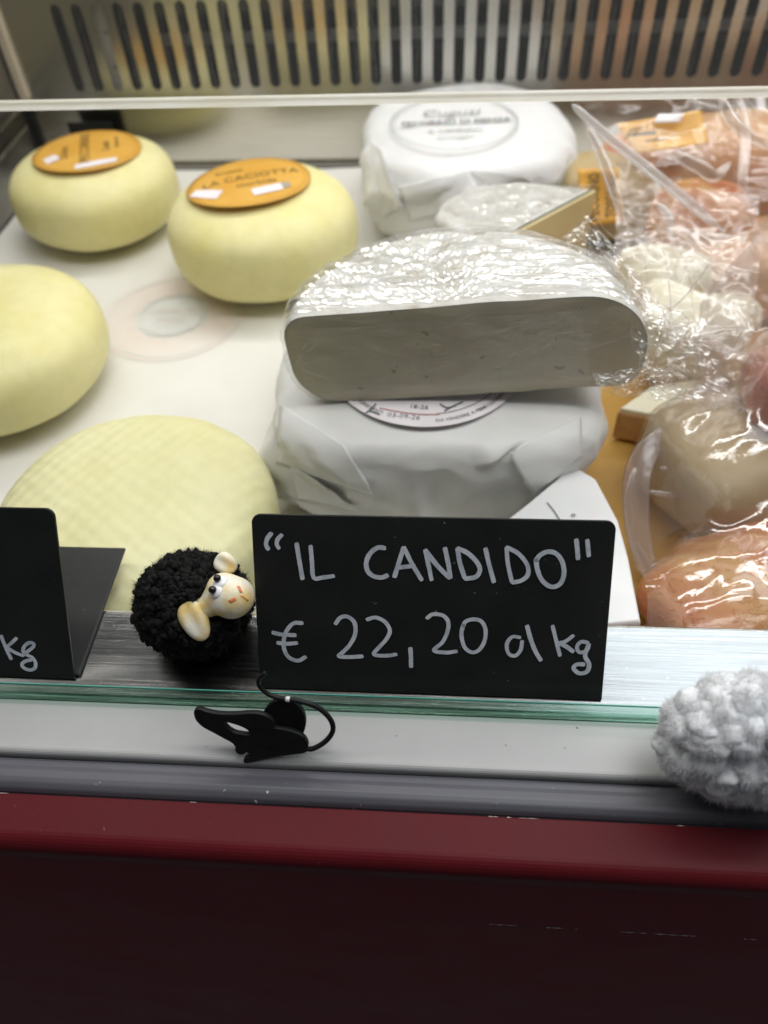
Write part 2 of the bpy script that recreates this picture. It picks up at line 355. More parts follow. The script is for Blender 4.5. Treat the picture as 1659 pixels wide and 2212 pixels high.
def ceramic():
    m, nt, b, out = mat('cream_glazed_clay')
    n = noise_tex(nt, 130, 3); r = ramp(nt, [(0.40, (0.84,0.81,0.68)), (0.60, (0.80,0.60,0.24))], n.outputs['Fac'])
    nt.links.new(r.outputs[0], b.inputs['Base Color']); b.inputs['Roughness'].default_value = 0.38; b.inputs['Specular IOR Level'].default_value = 0.4
    b.inputs['Subsurface Weight'].default_value = 0.2; b.inputs['Subsurface Scale'].default_value = 0.002
    n2 = noise_tex(nt, 420, 4); add_bump(nt, b, n2.outputs['Fac'], 0.2, 0.0006); return m
CLAY = ceramic()
EYEW = basic('white_eye_paint', (0.84,0.83,0.86), (0.9,0.89,0.9), 100, 0.25)
EYEB = basic('black_eye_bead', (0.006,0.006,0.007), (0.01,0.01,0.01), 100, 0.12)
ORANGEP = basic('orange_paint', (0.66,0.19,0.06), (0.74,0.28,0.11), 500, 0.5)

# ================================================================ display counter
counter = empty('display_counter', (0, 0.2, -0.05), 'refrigerated cheese display counter with slotted steel back and dark red front', 'display counter')
# back panel with slots
YB = 0.469; PITCH = 0.0143; PH = -0.0628; SWD = 0.0037; ZB0 = 0.0088; ZB1 = 0.0560
def slotted_panel():
    vs = []; fs = []
    def v(x, z): vs.append((x, YB, z)); return len(vs)-1
    k0 = round((-0.2623-PH)/PITCH); k1 = 31; zlo, zhi = -0.052, 0.30
    xl = PH+k0*PITCH-PITCH/2; xr = PH+k1*PITCH+PITCH/2
    for k in range(k0, k1+1):
        xc = PH+k*PITCH; a, b = xc-PITCH/2, xc+PITCH/2
        top = []; bot = []
        for i in range(9):
            an = math.pi*i/8
            top.append(v(xc-math.cos(an)*SWD, ZB1+math.sin(an)*SWD)); bot.append(v(xc-math.cos(an)*SWD, ZB0-math.sin(an)*SWD))
        la, lb = v(a, zlo), v(b, zlo); ta, tb = v(a, zhi), v(b, zhi)
        ma0, ma1 = v(a, ZB0), v(a, ZB1); mb0, mb1 = v(b, ZB0), v(b, ZB1)
        fs.append((ma0, bot[0], top[0], ma1)); fs.append((bot[8], mb0, mb1, top[8]))
        fs.append((la, lb, mb0, *bot[::-1], ma0)); fs.append((ma1, *top, mb1, tb, ta))
    fs.append((v(-0.315, zlo), v(xl, zlo), v(xl, zhi), v(-0.315, zhi))); fs.append((v(xr, zlo), v(0.75, zlo), v(0.75, zhi), v(xr, zhi)))
    o = mesh('back_panel', vs, fs, STEEL, counter)
    solid(o, 0.0016, 1); return o
bp = slotted_panel()
box('evaporator_coil', (-0.31, 0.492, -0.05), (0.75, 0.50, 0.30), COIL, counter)
box('cross_bar', (-0.20, 0.4815, 0.0285), (0.75, 0.487, 0.0355), GREYBAR, counter, 0.001)
fv = []; ff = []
for k in range(46):
    x = -0.25+k*0.0143+random.uniform(-0.0045, 0.0045)
    pth = [(x+random.uniform(-.001,.001), 0.4755+random.uniform(-.001,.001), -0.005+0.01*i) for i in range(9)]
    tube(fv, ff, pth, random.uniform(0.0003, 0.0009), 5)
mesh('wire_fins', fv, ff, basic('bright_wire', (0.02,0.02,0.02), (0.30,0.30,0.29), 160, 0.4), counter, True)
# pale tab behind the third slot, with two screw holes
xt = PH+(round((-0.2623-PH)/PITCH)+2)*PITCH
box('mounting_tab', (xt-0.0055, 0.4735, 0.0), (xt+0.0055, 0.4755, 0.064), SLOTPLATE, counter)
for z in (0.0185, 0.0405):
    vs, fs = [], []
    tube(vs, fs, [(xt-0.0005, 0.4731, z), (xt-0.0005, 0.4743, z)], 0.0011, 12)
    mesh('screw_hole', vs, fs, BLACK_RUBBER, counter)
box('corner_gasket', (-0.3065, 0.4655, -0.05), (-0.3035, 0.468, 0.002), BLACK_RUBBER, counter)
box('corner_strip', (-0.3085, 0.463, 0.002), (-0.302, 0.468, 0.30), BEIGE, counter, 0.001)
box('bottom_gasket', (-0.303, 0.4635, -0.05), (0.75, 0.4685, -0.0475), DARKSTEEL, counter)
# left side wall
box('side_wall', (-0.335, 0.0, -0.052), (-0.3095, 0.462, 0.30), DARKSTEEL, counter)
for z, t, d in ((0.0, 0.0025, 0.006), (-0.014, 0.002, 0.004)):
    box('side_rail', (-0.3093, 0.03, z), (-0.3093+d, 0.455, z+t), STEEL, counter, 0.0008)
# deck under the paper
box('deck_tray', (-0.309, 0.0285, -0.060), (0.75, 0.463, -0.0555), STEEL, counter)
# steel ledge
prof = [(-0.0062, -0.004), (-0.0062, 0.0), (0.0262, 0.0)] + [(0.0262+0.0018*math.sin(a), -0.0018+0.0018*math.cos(a)) for a in (0.4, 0.8, 1.2, 1.57)] + [(0.028, -0.05), (0.0265, -0.05), (0.0265, -0.004)]
sweep_x('steel_ledge', prof, -0.309, 0.75, LEDGE, counter)
# low glass lip: body, teal polished edge
prof = [(-0.0088, 0.0), (-0.0088, 0.0039), (-0.0085, 0.0042), (-0.0058, 0.0042), (-0.0058, 0.0)]
sweep_x('glass_lip', [(-0.0068,0.0002),(-0.0068,0.0040),(-0.0065,0.0042),(-0.0036,0.0042),(-0.0036,0.0002)], -0.309, 0.75, GREEN_GLASS, counter)
sweep_x('glass_edge', [(-0.0034,0.0036),(-0.0034,0.0043),(-0.0032,0.0043),(-0.0030,0.0041),(-0.0030,0.0036)], -0.309, 0.75, TEAL_EDGE, counter)
# white sill
prof = [(-0.0065, -0.006), (-0.0065, -0.0002), (-0.0215, -0.0002)] + [(-0.0215-0.0018*math.sin(a), -0.002+0.0018*math.cos(a)) for a in (0.35, 0.7, 1.05, 1.4)] + [(-0.0235, -0.006)]
sweep_x('white_sill', prof, -0.40, 0.75, WHITE_SILL, counter)
# grey clear-plastic price rail
prof = [(-0.0238, -0.0085), (-0.0238, -0.0030)]
for i in range(13):
    a = math.pi*(0.06+0.94*i/12); prof.append((-0.0290-0.0050*-math.cos(a)*-1, -0.0036+0.0026*math.sin(a)))
prof = [(-0.0238, -0.0085), (-0.0238, -0.0030), (-0.0250, -0.0022), (-0.0265, -0.0019), (-0.0280, -0.0010), (-0.0300, -0.0004), (-0.0318, -0.0008), (-0.0332, -0.0018), (-0.0339, -0.0030), (-0.0342, -0.0042), (-0.0350, -0.0043), (-0.0350, -0.0085)]
o = sweep_x('price_rail', prof, -0.40, 0.75, GREYRAIL, counter, True, False, 60)
for v_ in o.data.vertices:
    v_.co.z += 0.00035*noise.noise(Vector((v_.co.x*14, v_.co.y*40, 3)))
bevel(o, 0.0004, 2, 20)
# red trim with rounded nose, then front panels
prof = [(-0.0352, -0.012), (-0.0352, -0.0008)] + [(-0.0452-0.0045*math.sin(a), -0.0053+0.0045*math.cos(a)) for a in [i*math.pi/16 for i in range(9)]] + [(-0.0497, -0.0092), (-0.0490, -0.0105), (-0.0470, -0.0112)]
o = sweep_x('red_trim', prof, -0.40, 0.75, RED, counter)
bevel(o, 0.0003, 2, 50)
for z1, z0, yy in ((-0.0125, -0.060, -0.0478), (-0.0625, -0.178, -0.0468), (-0.1810, -0.90, -0.0460)):
    box('front_panel', (-0.40, yy, z0), (0.75, -0.036, z1), REDP, counter, 0.0008, 3)

WEAR_GLINT = basic('worn_edge_glint', (0.35,0.30,0.27), (0.75,0.70,0.66), 600, 0.4)  # pale edge strips: chipped paint, plus glints put into the colour
rw = random.Random(12)
def chips_glints(x0, x1, y, z, dens, wmax, nrm):
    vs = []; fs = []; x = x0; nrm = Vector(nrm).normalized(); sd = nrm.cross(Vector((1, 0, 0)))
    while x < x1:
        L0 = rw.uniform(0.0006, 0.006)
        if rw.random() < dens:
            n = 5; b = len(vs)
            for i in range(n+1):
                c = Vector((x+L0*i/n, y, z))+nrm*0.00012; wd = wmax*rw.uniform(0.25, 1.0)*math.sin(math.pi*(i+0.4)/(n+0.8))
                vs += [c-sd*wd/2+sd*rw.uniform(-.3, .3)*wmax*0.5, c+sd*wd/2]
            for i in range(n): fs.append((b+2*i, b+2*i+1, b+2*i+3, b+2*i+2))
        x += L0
    mesh('wear_and_glint', vs, fs, WEAR_GLINT, counter)['kind'] = 'stuff'
chips_glints(-0.14, 0.12, -0.03535, -0.0006, 0.16, 0.00022, (0, -0.2, 1))
chips_glints(0.015, 0.16, -0.0493, -0.0100, 0.75, 0.00040, (0, -1, 0.2))  # glint under the trim nose, drawn as pale strips
chips_glints(0.02, 0.16, -0.0472, -0.0622, 0.55, 0.00050, (0, -1, 0.5))  # glint on the groove edge, drawn as pale strips
# ================================================================ glass shelf
shelf = empty('glass_shelf', (0.1, 0.34, 0.087), 'clear glass shelf with bright frosted front edge above the cheeses', 'shelf')
SA, SB_ = P(0, 219, z=0.089), P(1659, 188, z=0.089)
def shelf_front(x): return SA.y+(SB_.y-SA.y)*(x-SA.x)/(SB_.x-SA.x)
xs = [-0.30+0.02*i for i in range(36)]
vs = []; fs = []
for x in xs: vs += [(x, shelf_front(x)+0.0012, 0.0852), (x, 0.46, 0.0852), (x, 0.46, 0.0888), (x, shelf_front(x)+0.0012, 0.0888)]
for i in range(len(xs)-1):
    for k in range(4): fs.append((i*4+k, i*4+(k+1) % 4, i*4+4+(k+1) % 4, i*4+4+k))
mesh('pane', vs, fs, SHELF_GLASS, shelf)
vs = []; fs = []
pr = [(0.0011, 0.0850), (0.0003, 0.0850), (-0.0002, 0.0855), (-0.0002, 0.0885), (0.0003, 0.089), (0.0011, 0.089)]
for x in xs: vs += [(x, shelf_front(x)+a, b) for a, b in pr]
for i in range(len(xs)-1):
    for k in range(5): fs.append((i*6+k, i*6+k+1, i*6+7+k, i*6+6+k))
mesh('front_edge', vs, fs, GLASS_EDGE_W, shelf)

# ================================================================ deli paper on the deck
ZD = -0.05
def sheet(name, x0, x1, y0, y1, z, amp, mat_, n=(90, 60), seed=0, parent=None):
    vs = []; fs = []
    for j in range(n[1]+1):
        for i in range(n[0]+1):
            x = x0+(x1-x0)*i/n[0]; y = y0+(y1-y0)*j/n[1]
            q = (x, y, 0)
            vs.append((x+0.002*nz(q, 30, seed+5)*(i in (0, n[0])), y, z+amp*(0.6*nz(q, 16, seed)+0.4*ridge(q, 9, seed+2, 2))))
    for j in range(n[1]):
        for i in range(n[0]):
            a = j*(n[0]+1)+i; fs.append((a, a+1, a+n[0]+2, a+n[0]+1))
    return mesh(name, vs, fs, mat_, parent, True)
def paper_z(x, y):
    q = (x, y, 0); return ZD-0.0017+0.0011*(0.6*nz(q, 16, 0)+0.4*ridge(q, 9, 2, 2))+0.0009*max(0.0, ridge((x+y*0.5, y-x*0.3, 0), 15, 33, 2)-0.1)
paper = empty('deli_paper', (0, 0.25, ZD), 'large white printed deli paper lining the counter under the cheeses', 'paper sheet')
ps = sheet('paper_sheet', -0.308, 0.70, 0.0288, 0.4630, ZD, 0.0, PAPER, n=(240, 110), parent=paper)
for v_ in ps.data.vertices: v_.co.z = paper_z(v_.co.x, v_.co.y)
def ring(name, c, r0, r1, z, mat_, parent, ax=(1,0), n=64, ry=1.0, a0=0, a1=2*math.pi):
    vs = []; fs = []
    for i in range(n+1):
        a = a0+(a1-a0)*i/n
        for r in (r0, r1): vs.append((c[0]+r*math.cos(a), c[1]+r*ry*math.sin(a), z))
    for i in range(n): fs.append((2*i, 2*i+1, 2*i+3, 2*i+2))
    return mesh(name, vs, fs, mat_, parent)
pc = P(372, 680, z=ZD)
zp = 0.0005
def pring(name, r0, r1, lift, m, nr=6, n=72):
    vs = []; fs = []
    for k in range(nr+1):
        for i in range(n):
            a = 2*math.pi*i/n; r_ = r0+(r1-r0)*k/nr; x = pc.x+r_*math.cos(a); y = pc.y+r_*math.sin(a); vs.append((x, y, paper_z(x, y)+lift))
    for k in range(nr):
        for i in range(n): fs.append((k*n+i, k*n+(i+1) % n, (k+1)*n+(i+1) % n, (k+1)*n+i))
    mesh(name, vs, fs, m, paper, True)
pring('printed_band', 0.0225, 0.044, 0.0003, INKPEACH); pring('printed_band', 0.0005, 0.0185, 0.0003, INKGREEN)
pring('printed_ring', 0.0395, 0.0408, 0.0005, INKGREEN, 1); pring('printed_ring', 0.0195, 0.0208, 0.0005, INKGREEN, 1)
for k, (tx, sz) in enumerate((('FORMAGGI', 0.008), ('TIPICI', 0.007))):
    tv, tf = text_mesh(tx, sz)
    mesh('printed_text', [(pc.x+v.x, pc.y+0.004-0.009*k+v.y, paper_z(pc.x+v.x, pc.y+0.004-0.009*k+v.y)+0.0006) for v in tv], tf, INKPEACH, paper)

# ================================================================ cheese wheels
def sprof(t, Rr, h, p):
    c, s = math.cos(t), math.sin(t)
    return abs(c)**(2/p)*Rr, h/2+math.copysign(abs(s)**(2/p), s)*h/2
def wheel_mesh(name, c, Rr, h, p, mat_, parent, seed, wob=0.0008, nt_=96, nr=40):
    vs = []; fs = []
    for j in range(nr+1):
        t = -math.pi/2+math.pi*j/nr
        r, z = sprof(t, Rr, h, p)
        for i in range(nt_):
            a = 2*math.pi*i/nt_
            q = Vector((r*math.cos(a), r*math.sin(a), z))
            d = wob*(nz(q, 22, seed)+0.6*nz(q, 60, seed+3))
            n = Vector((q.x, q.y, (z-h/2)*1.5)).normalized()
            q = q+n*d
            q.z = max(q.z, 0.0)
            vs.append((c[0]+q.x, c[1]+q.y, c[2]+q.z))
    for j in range(nr):
        for i in range(nt_):
            fs.append((j*nt_+i, j*nt_+(i+1) % nt_, (j+1)*nt_+(i+1) % nt_, (j+1)*nt_+i))
    return mesh(name, vs, fs, mat_, parent, True)
def top_z(r, Rr, h, p):
    return h/2+h/2*max(0.0, 1-(r/Rr)**p)**(1/p)
def wheel(c, Rr, h, p, m, seed, label):
    e = empty('round_cheese', c, label, 'cheese', 'pale yellow cheese wheels on the white paper')
    wheel_mesh('rind', c, Rr, h, p, m, e, seed)
    return e
def label_on(e, c, Rr, h, p, off, lr, rot, lines, stickers, curl=0.0, seed=0):
    # round paper label following the top of the wheel; lines: (text,size,y,x); stickers: (x,y,w,h,rot)
    ca, sa = math.cos(rot), math.sin(rot)
    def put(u, v, lift):
        x = off[0]+u*ca-v*sa; y = off[1]+u*sa+v*ca
        r = math.hypot(x, y); z = top_z(min(r, Rr*0.97), Rr, h, p)
        edge = max(0.0, math.hypot(u, v)/lr-0.8)
        return (c[0]+x, c[1]+y, c[2]+z+0.0009+lift+curl*edge*5*max(0.0, -(u*sa+v*ca))/lr)
    vs = [put(0, 0, 0)]; fs = []; n = 48
    for k in range(1, 9):
        for i in range(n):
            a = 2*math.pi*i/n; vs.append(put(lr*k/8*math.cos(a), lr*k/8*math.sin(a), 0))
    for i in range(n): fs.append((0, 1+i, 1+(i+1) % n))
    for k in range(7):
        for i in range(n):
            fs.append((1+k*n+i, 1+(k+1)*n+i, 1+(k+1)*n+(i+1) % n, 1+k*n+(i+1) % n))
    lab = mesh('label', vs, fs, ORANGE, e, True); solid(lab, 0.0003, 1)
    for t in lines:
        tv, tf = text_mesh(t[0], t[1], bold=0.0)
        mesh('lettering', [put(v.x+t[3], v.y+t[2], 0.0005) for v in tv], tf, INK, lab)
    rv = []; rf = []
    for i in range(65):
        a = 2*math.pi*i/64
        for rr in (lr*0.90, lr*0.915): rv.append(put(rr*math.cos(a), rr*math.sin(a), 0.0004))
    for i in range(64): rf.append((2*i, 2*i+1, 2*i+3, 2*i+2))
    mesh('border_line', rv, rf, basic('label_rim_ink', (0.50,0.24,0.03), (0.6,0.3,0.04), 60, 0.5), lab)
    for (sx, sy, sw, sh, sr, mt) in stickers:
        cs, ss = math.cos(sr), math.sin(sr); vs = []; fs = []
        for j in range(3):
            for i in range(7):
                u, v = (i/6-0.5)*sw, (j/2-0.5)*sh
                vs.append(put(sx+u*cs-v*ss, sy+u*ss+v*cs, 0.0007))
        for j in range(2):
            for i in range(6): fs.append((j*7+i, j*7+i+1, j*7+i+8, j*7+i+7))
        mesh('sticker', vs, fs, mt, lab)
W1 = ((-0.2318, 0.3754, ZD), 0.0541, 0.0530, 2.8); W2 = ((-0.1078, 0.3180, ZD), 0.0568, 0.0572, 2.85)
W3 = ((-0.2345, 0.2040, ZD), 0.0600, 0.0510, 2.85); W4 = ((-0.1227, 0.0876, ZD), 0.0577, 0.0448, 3.2)
e1 = wheel(*W1, CHEESE, 1, 'yellow cheese wheel at far left whose orange label has upright lettering'); e2 = wheel(*W2, CHEESE, 2, 'yellow cheese wheel right of its neighbour, orange label with two white stickers')
e3 = wheel(*W3, CHEESE, 3, 'unlabelled yellow cheese wheel cut off by the left edge'); e4 = wheel(*W4, CHEESE_W, 4, 'yellow cheese wheel with faint woven marks just behind the black woolly sheep')
label_on(e1, *W1, (0.002, 0.001), 0.0345, R(108), [('PECORINO', 0.0092, 0.0005, 0.002), ('Dolce', 0.0072, 0.0135, -0.003), ('Latte', 0.0072, -0.0125, -0.001), ('di pecora', 0.0046, -0.0190, 0.004)], [(-0.009, 0.0215, 0.0085, 0.0085, 0.4, STICKER), (-0.0235, -0.006, 0.0055, 0.026, 0.15, STICKER)], 0.003)
label_on(e2, *W2, (-0.0055, 0.0035), 0.0365, R(20), [('LA CACIOTTA', 0.0088, 0.002, 0.002), ('Fresca', 0.0062, 0.0135, -0.009), ('morbida', 0.0070, -0.0075, 0.004)], [(-0.0255, -0.0075, 0.018, 0.0085, -0.62, STICKER), (0.0085, -0.0175, 0.0175, 0.0075, 0.1, STICKER), (0.0195, -0.0155, 0.005, 0.006, 0.1, basic('grey_print', (0.3,0.27,0.2), (0.4,0.37,0.3), 80, 0.5))], 0.004)

# ================================================================ wrapped cheeses
def wrapped(name, c, Rr, h, p, label, mat_, folds, seed, rot=0.0, crease=1.0, poly=None, sq=2.0, corners=(), nt_=340, nr=120):
    e = empty(name, c, label, 'wrapped cheese', 'cheeses wrapped in white paper')
    vs = []; fs = []
    for j in range(nr+1):
        t = -math.pi/2+math.pi*j/nr
        r, z = sprof(t, Rr, h, p)
        for i in range(nt_):
            a = 2*math.pi*i/nt_
            rr = r/((abs(math.cos(a-rot))**sq+abs(math.sin(a-rot))**sq)**(1/sq))
            for (ca_, cw_, am, z0_, zw_) in corners:
                dd = (a-ca_+math.pi) % (2*math.pi)-math.pi
                rr += am*(r/Rr)**3*math.exp(-abs(dd)/cw_)*math.exp(-((z-z0_)/zw_)**2)
            if poly:
                rr *= 1+sum(am*math.cos(k*(a-ph)) for k, am, ph in poly)
            s = r/Rr
            side = max(0.0, 1-abs(s-1)*9)
            q = Vector((Rr*math.cos(a), Rr*math.sin(a), z*1.2))
            d = crease*side*(0.0016*ridge(q, 26, seed, 3)+0.001*nz(q, 50, seed))
            for (a0, z0, slope, a1, amt) in folds:
                # overlap edge: straight line in (angle, height), paper layer ends across it
                da = (a-a0+math.pi) % (2*math.pi)-math.pi
                if -0.05 < da < a1:
                    dist = (z-z0)-slope*da*Rr
                    lim = min(1.0, (da+0.05)/0.08, (a1-da)/0.12)
                    d += amt*lim*side*(1.0/(1+math.exp(-dist/0.00035)))*math.exp(-max(dist, 0)/0.014)
            zz = z+0.0006*crease*nz((r*math.cos(a), r*math.sin(a), 0), 45, seed+4)*(1 if j > nr//2 else 0)
            rr += d
            vs.append((c[0]+rr*math.cos(a), c[1]+rr*math.sin(a), c[2]+max(0, zz)))
    for j in range(nr):
        for i in range(nt_):
            fs.append((j*nt_+i, j*nt_+(i+1) % nt_, (j+1)*nt_+(i+1) % nt_, (j+1)*nt_+i))
    mesh('paper_wrap', vs, fs, mat_, e, True)
    return e
# front package under the half cheese
FP = (-0.0005, 0.1745, ZD); FR = 0.0705; FH = 0.0550
fp = wrapped('wrapped_cheese', FP, FR, FH, 7.0, 'grey-white paper wrapped cheese directly under the cut half cheese', WRAP,
             [(R(205), 0.053, -0.55, 1.0, 0.0040), (R(208), 0.028, -0.62, 0.75, 0.0045), (R(285), 0.045, 0.45, 0.6, 0.0030), (R(232), 0.046, -0.75, 0.7, 0.0030), (R(296), 0.016, 0.55, 0.7, 0.0035), (R(262), 0.010, 0.35, 0.6, 0.0025)], 3,
             sq=3.0, corners=((R(217), 0.16, 0.016, 0.008, 0.030), (R(216), 0.10, 0.007, 0.030, 0.010), (R(318), 0.2, 0.006, 0.04, 0.03)), crease=1.3)
# folded flap at its lower left corner
def flap(name, pts, thick, mat_, parent, bulge=0.0, n=10, seed=0):
    # bilinear patch between four corner points, bulged along its normal
    a, b, c, d = [Vector(p) for p in pts]
    nn = ((b-a).cross(d-a)).normalized(); vs = []; fs = []
    for j in range(n+1):
        for i in range(n+1):
            u, v = i/n, j/n
            p = a*(1-u)*(1-v)+b*u*(1-v)+c*u*v+d*(1-u)*v
            p = p+nn*(bulge*math.sin(math.pi*u)*math.sin(math.pi*v)+0.0006*nz(p, 90, seed))
            vs.append(p)
    for j in range(n):
        for i in range(n):
            q = j*(n+1)+i; fs.append((q, q+1, q+n+2, q+n+1))
    o = mesh(name, vs, fs, mat_, parent, True); solid(o, thick, 0); return o
def disc(name, c, r, z, mat_, parent, n=56, ry=1.0, thick=0.0):
    vs = [(c[0]+r*math.cos(2*math.pi*i/n), c[1]+ry*r*math.sin(2*math.pi*i/n), z) for i in range(n)]
    o = mesh(name, vs, [tuple(range(n))], mat_, parent)
    if thick: solid(o, thick, 1)
    return o
ztop = ZD+FH+0.0011
lc = P(905, 922, z=ztop); lcx, lcy = lc.x+0.002, lc.y+0.041
fl = disc('label', (lcx, lcy), 0.041, ztop, STICKER, fp, 72)
ring('border_line', (lcx, lcy), 0.0335, 0.0339, ztop+0.0002, INKGREY, fl, a0=R(278), a1=R(330))
def flat_text(body, size, px, py, z, mat_, parent, rot=0.0, shear=0.0, name='lettering', bold=0.0):
    tv, tf = text_mesh(body, size, shear, bold=bold); o_ = P(px, py, z=z); cr, sr = math.cos(rot), math.sin(rot)
    return mesh(name, [(o_.x+v.x*cr-v.y*sr, o_.y+v.x*sr+v.y*cr, z) for v in tv], tf, mat_, parent)
flat_text('03-09-26', 0.0037, 872, 899, ztop+0.0003, INKGREY, fl, R(-8), bold=-0.00004)
flat_text('18-26', 0.0034, 905, 879, ztop+0.0003, INKGREY, fl, R(-6))
vs = []; fs = []
for i in range(13):
    u = i/12; q = P(820+130*u, 880+14*math.sin(u*1.9), z=ztop+0.0003); vs += [q, q+Vector((0, -0.0006, 0))]
for i in range(12): fs.append((2*i, 2*i+1, 2*i+3, 2*i+2))
mesh('red_underline', vs, fs, INKRED, fl)
for body, a0, rr in (('DA VENDERE A PESO', 294, 0.0378), ('DA CONSERVARE', 320, 0.0378), ('INGREDIENTI', 232, 0.0372)):
    tv, tf = text_mesh(body, 0.0024)
    pts = []
    for v in tv:
        a = R(a0)+v.x/rr; r_ = rr-v.y; pts.append((lcx+r_*math.cos(a), lcy+r_*math.sin(a), ztop+0.0003))
    mesh('lettering', pts, tf, INKGREY, fl)
# heavy handwriting-like logo strokes half hidden by the cheese
def strokes_flat(name, sets, wd, z, mat_, parent):
    vs = []; fs = []
    for k, s in enumerate(sets):
        pts = [P(x, y, z=z+0.00001*k) for x, y in s]; pts = catmull(pts, 5)
        for i, p in enumerate(pts):
            t = (pts[min(i+1, len(pts)-1)]-pts[max(i-1, 0)]).normalized(); n = Vector((-t.y, t.x, 0))*wd/2
            vs += [p-n, p+n]
        b = len(vs)-2*len(pts)
        for i in range(len(pts)-1): fs.append((b+2*i, b+2*i+1, b+2*i+3, b+2*i+2))
    return mesh(name, vs, fs, mat_, parent)
for st in ([(812, 872), (800, 884), (790, 892)], [(795, 887), (808, 890), (820, 895)], [(950, 872), (965, 880), (985, 876)], [(960, 887), (985, 874), (1000, 868)]):
    strokes_flat('lettering', [st], 0.0007, ztop+0.0004, INKGREY, fl)

def hug(name, obj, quad, parent, m, lift0=0.0004, lift1=0.0026, n=16, seed=0):
    # a loose paper layer lying on obj; its b-c edge stands proud
    me = obj.data; W_ = world_of(obj)
    bv = BVHTree.FromPolygons([W_ @ v.co for v in me.vertices], [tuple(p.vertices) for p in me.polygons])
    a, b, c, d = quad; vs = []; fs = []
    for j in range(n+1):
        for i in range(n+1):
            u, v = i/n, j/n
            x = a[0]*(1-u)*(1-v)+b[0]*u*(1-v)+c[0]*u*v+d[0]*(1-u)*v; y = a[1]*(1-u)*(1-v)+b[1]*u*(1-v)+c[1]*u*v+d[1]*(1-u)*v
            h_ = bv.ray_cast(CAM, ray(x, y).normalized())
            if not h_[0]:
                q = vs[-1] if vs else None
                if q is None: return
                vs.append(q.copy()); continue
            vs.append(h_[0]+h_[1]*(lift0+(lift1-lift0)*u**1.5+0.0004*nz(h_[0], 120, seed)))
    for j in range(n):
        for i in range(n):
            q = j*(n+1)+i; fs.append((q, q+1, q+n+2, q+n+1))
    o_ = mesh(name, vs, fs, m, parent, True); solid(o_, 0.00025, 0); return o_
fw = [c for c in fp.children if c.name.startswith('paper_wrap')][0]
for k, q in enumerate((((606, 872), (750, 968), (812, 1062), (598, 1000)), ((625, 1000), (700, 1036), (775, 1092), (640, 1078)), ((1255, 900), (1095, 975), (1150, 1062), (1255, 985)))):
    hug('paper_fold', fw, q, fp, FOLD, seed=k)
# second wrapped cheese, lower right, mostly behind the price tag
SP = (0.045, 0.070, ZD)
sp = empty('wrapped_cheese', SP, 'small white wrapped cheese peeking out right behind the black price tag', 'wrapped cheese', 'cheeses wrapped in white paper')
SPT = [(0.012, 0.045), (0.016, 0.072), (0.0375, 0.0935), (0.0560, 0.1145), (0.0645, 0.1075), (0.0690, 0.085), (0.0715, 0.068), (0.0715, 0.040), (0.040, 0.0355)]
bm = bmesh.new(); rings_ = []
for zz, ex in ((0.034, 1.0), (0.033, 1.03), (0.020, 1.09), (0.010, 1.10), (0.0015, 1.06)):
    rings_.append([bm.verts.new((0.044+(x-0.044)*ex+0.0012*nz((x, y, zz), 90, 3), 0.074+(y-0.074)*(1+(ex-1)*0.5)+0.0012*nz((x, y, zz), 90, 9), ZD+zz)) for x, y in SPT])
bm.faces.new(rings_[0])
for k in range(4):
    for i in range(len(SPT)): bm.faces.new((rings_[k][i], rings_[k+1][i], rings_[k+1][(i+1) % len(SPT)], rings_[k][(i+1) % len(SPT)]))
bevel(from_bm('paper_wrap', bm, WRAPB, sp), 0.0028, 3, 10)
zs = ZD+0.034+0.0005
o = strokes_flat('border_line', [[(1182, 1085), (1200, 1108), (1216, 1135)]], 0.0005, zs, INKGREY, sp)
flat_text('e', 0.004, 1240, 1112, zs, INKGREY, sp, R(-60))
# back package
BP = (0.0135, 0.398, ZD); BR = 0.066; BH = 0.062
bpk = wrapped('wrapped_cheese', BP, BR, BH, 5.0, 'bright white wrapped cheese at the back with grey oval print on top', WRAPB,
              [(R(212), 0.026, 0.40, 0.9, 0.006), (R(258), 0.036, -0.10, 0.6, 0.006), (R(200), 0.045, -0.6, 0.5, 0.004), (R(300), 0.03, 0.6, 0.5, 0.004)], 14, crease=1.6, sq=2.5, rot=R(12), corners=((R(335), 0.15, 0.006, 0.045, 0.02), (R(222), 0.15, 0.006, 0.02, 0.02)))
zb = ZD+BH+0.0013
bw = [c for c in bpk.children if c.name.startswith('paper_wrap')][0]
for k, q in enumerate((((885, 478), (866, 405), (1010, 372), (1050, 440)), ((1100, 420), (1000, 372), (1130, 378), (1160, 400)), ((800, 300), (826, 330), (872, 440), (830, 470)))):
    hug('paper_fold', bw, q, bpk, FOLDB, 0.0004, 0.0034, seed=k+9)
bc = P(980, 262, z=zb)
for r0, r1 in ((0.0385, 0.0395), (0.0365, 0.0368)):
    ring('border_line', bc, r0, r1, zb, basic('faint_grey_ink', (0.34,0.35,0.36), (0.44,0.44,0.45), 80, 0.6), bpk)
flat_text('Cugusi', 0.0135, 972, 243, zb, basic('soft_grey_ink', (0.22,0.23,0.22), (0.34,0.34,0.33), 200, 0.6), bpk, R(4), 0.25)
flat_text('PECORINO DI PIENZA', 0.0068, 985, 262, zb+0.0002, basic('dark_grey_ink', (0.10,0.11,0.11), (0.2,0.21,0.21), 200, 0.6), bpk, R(4), bold=0.0002)
flat_text('IL CANDIDO', 0.0058, 985, 281, zb, basic('soft_grey_ink', (0.16,0.17,0.17), (0.26,0.26,0.26), 200, 0.6), bpk, R(4))
flat_text('formaggio', 0.0055, 985, 294, zb, basic('pale_grey_ink', (0.34,0.35,0.35), (0.44,0.44,0.44), 200, 0.6), bpk, R(4))

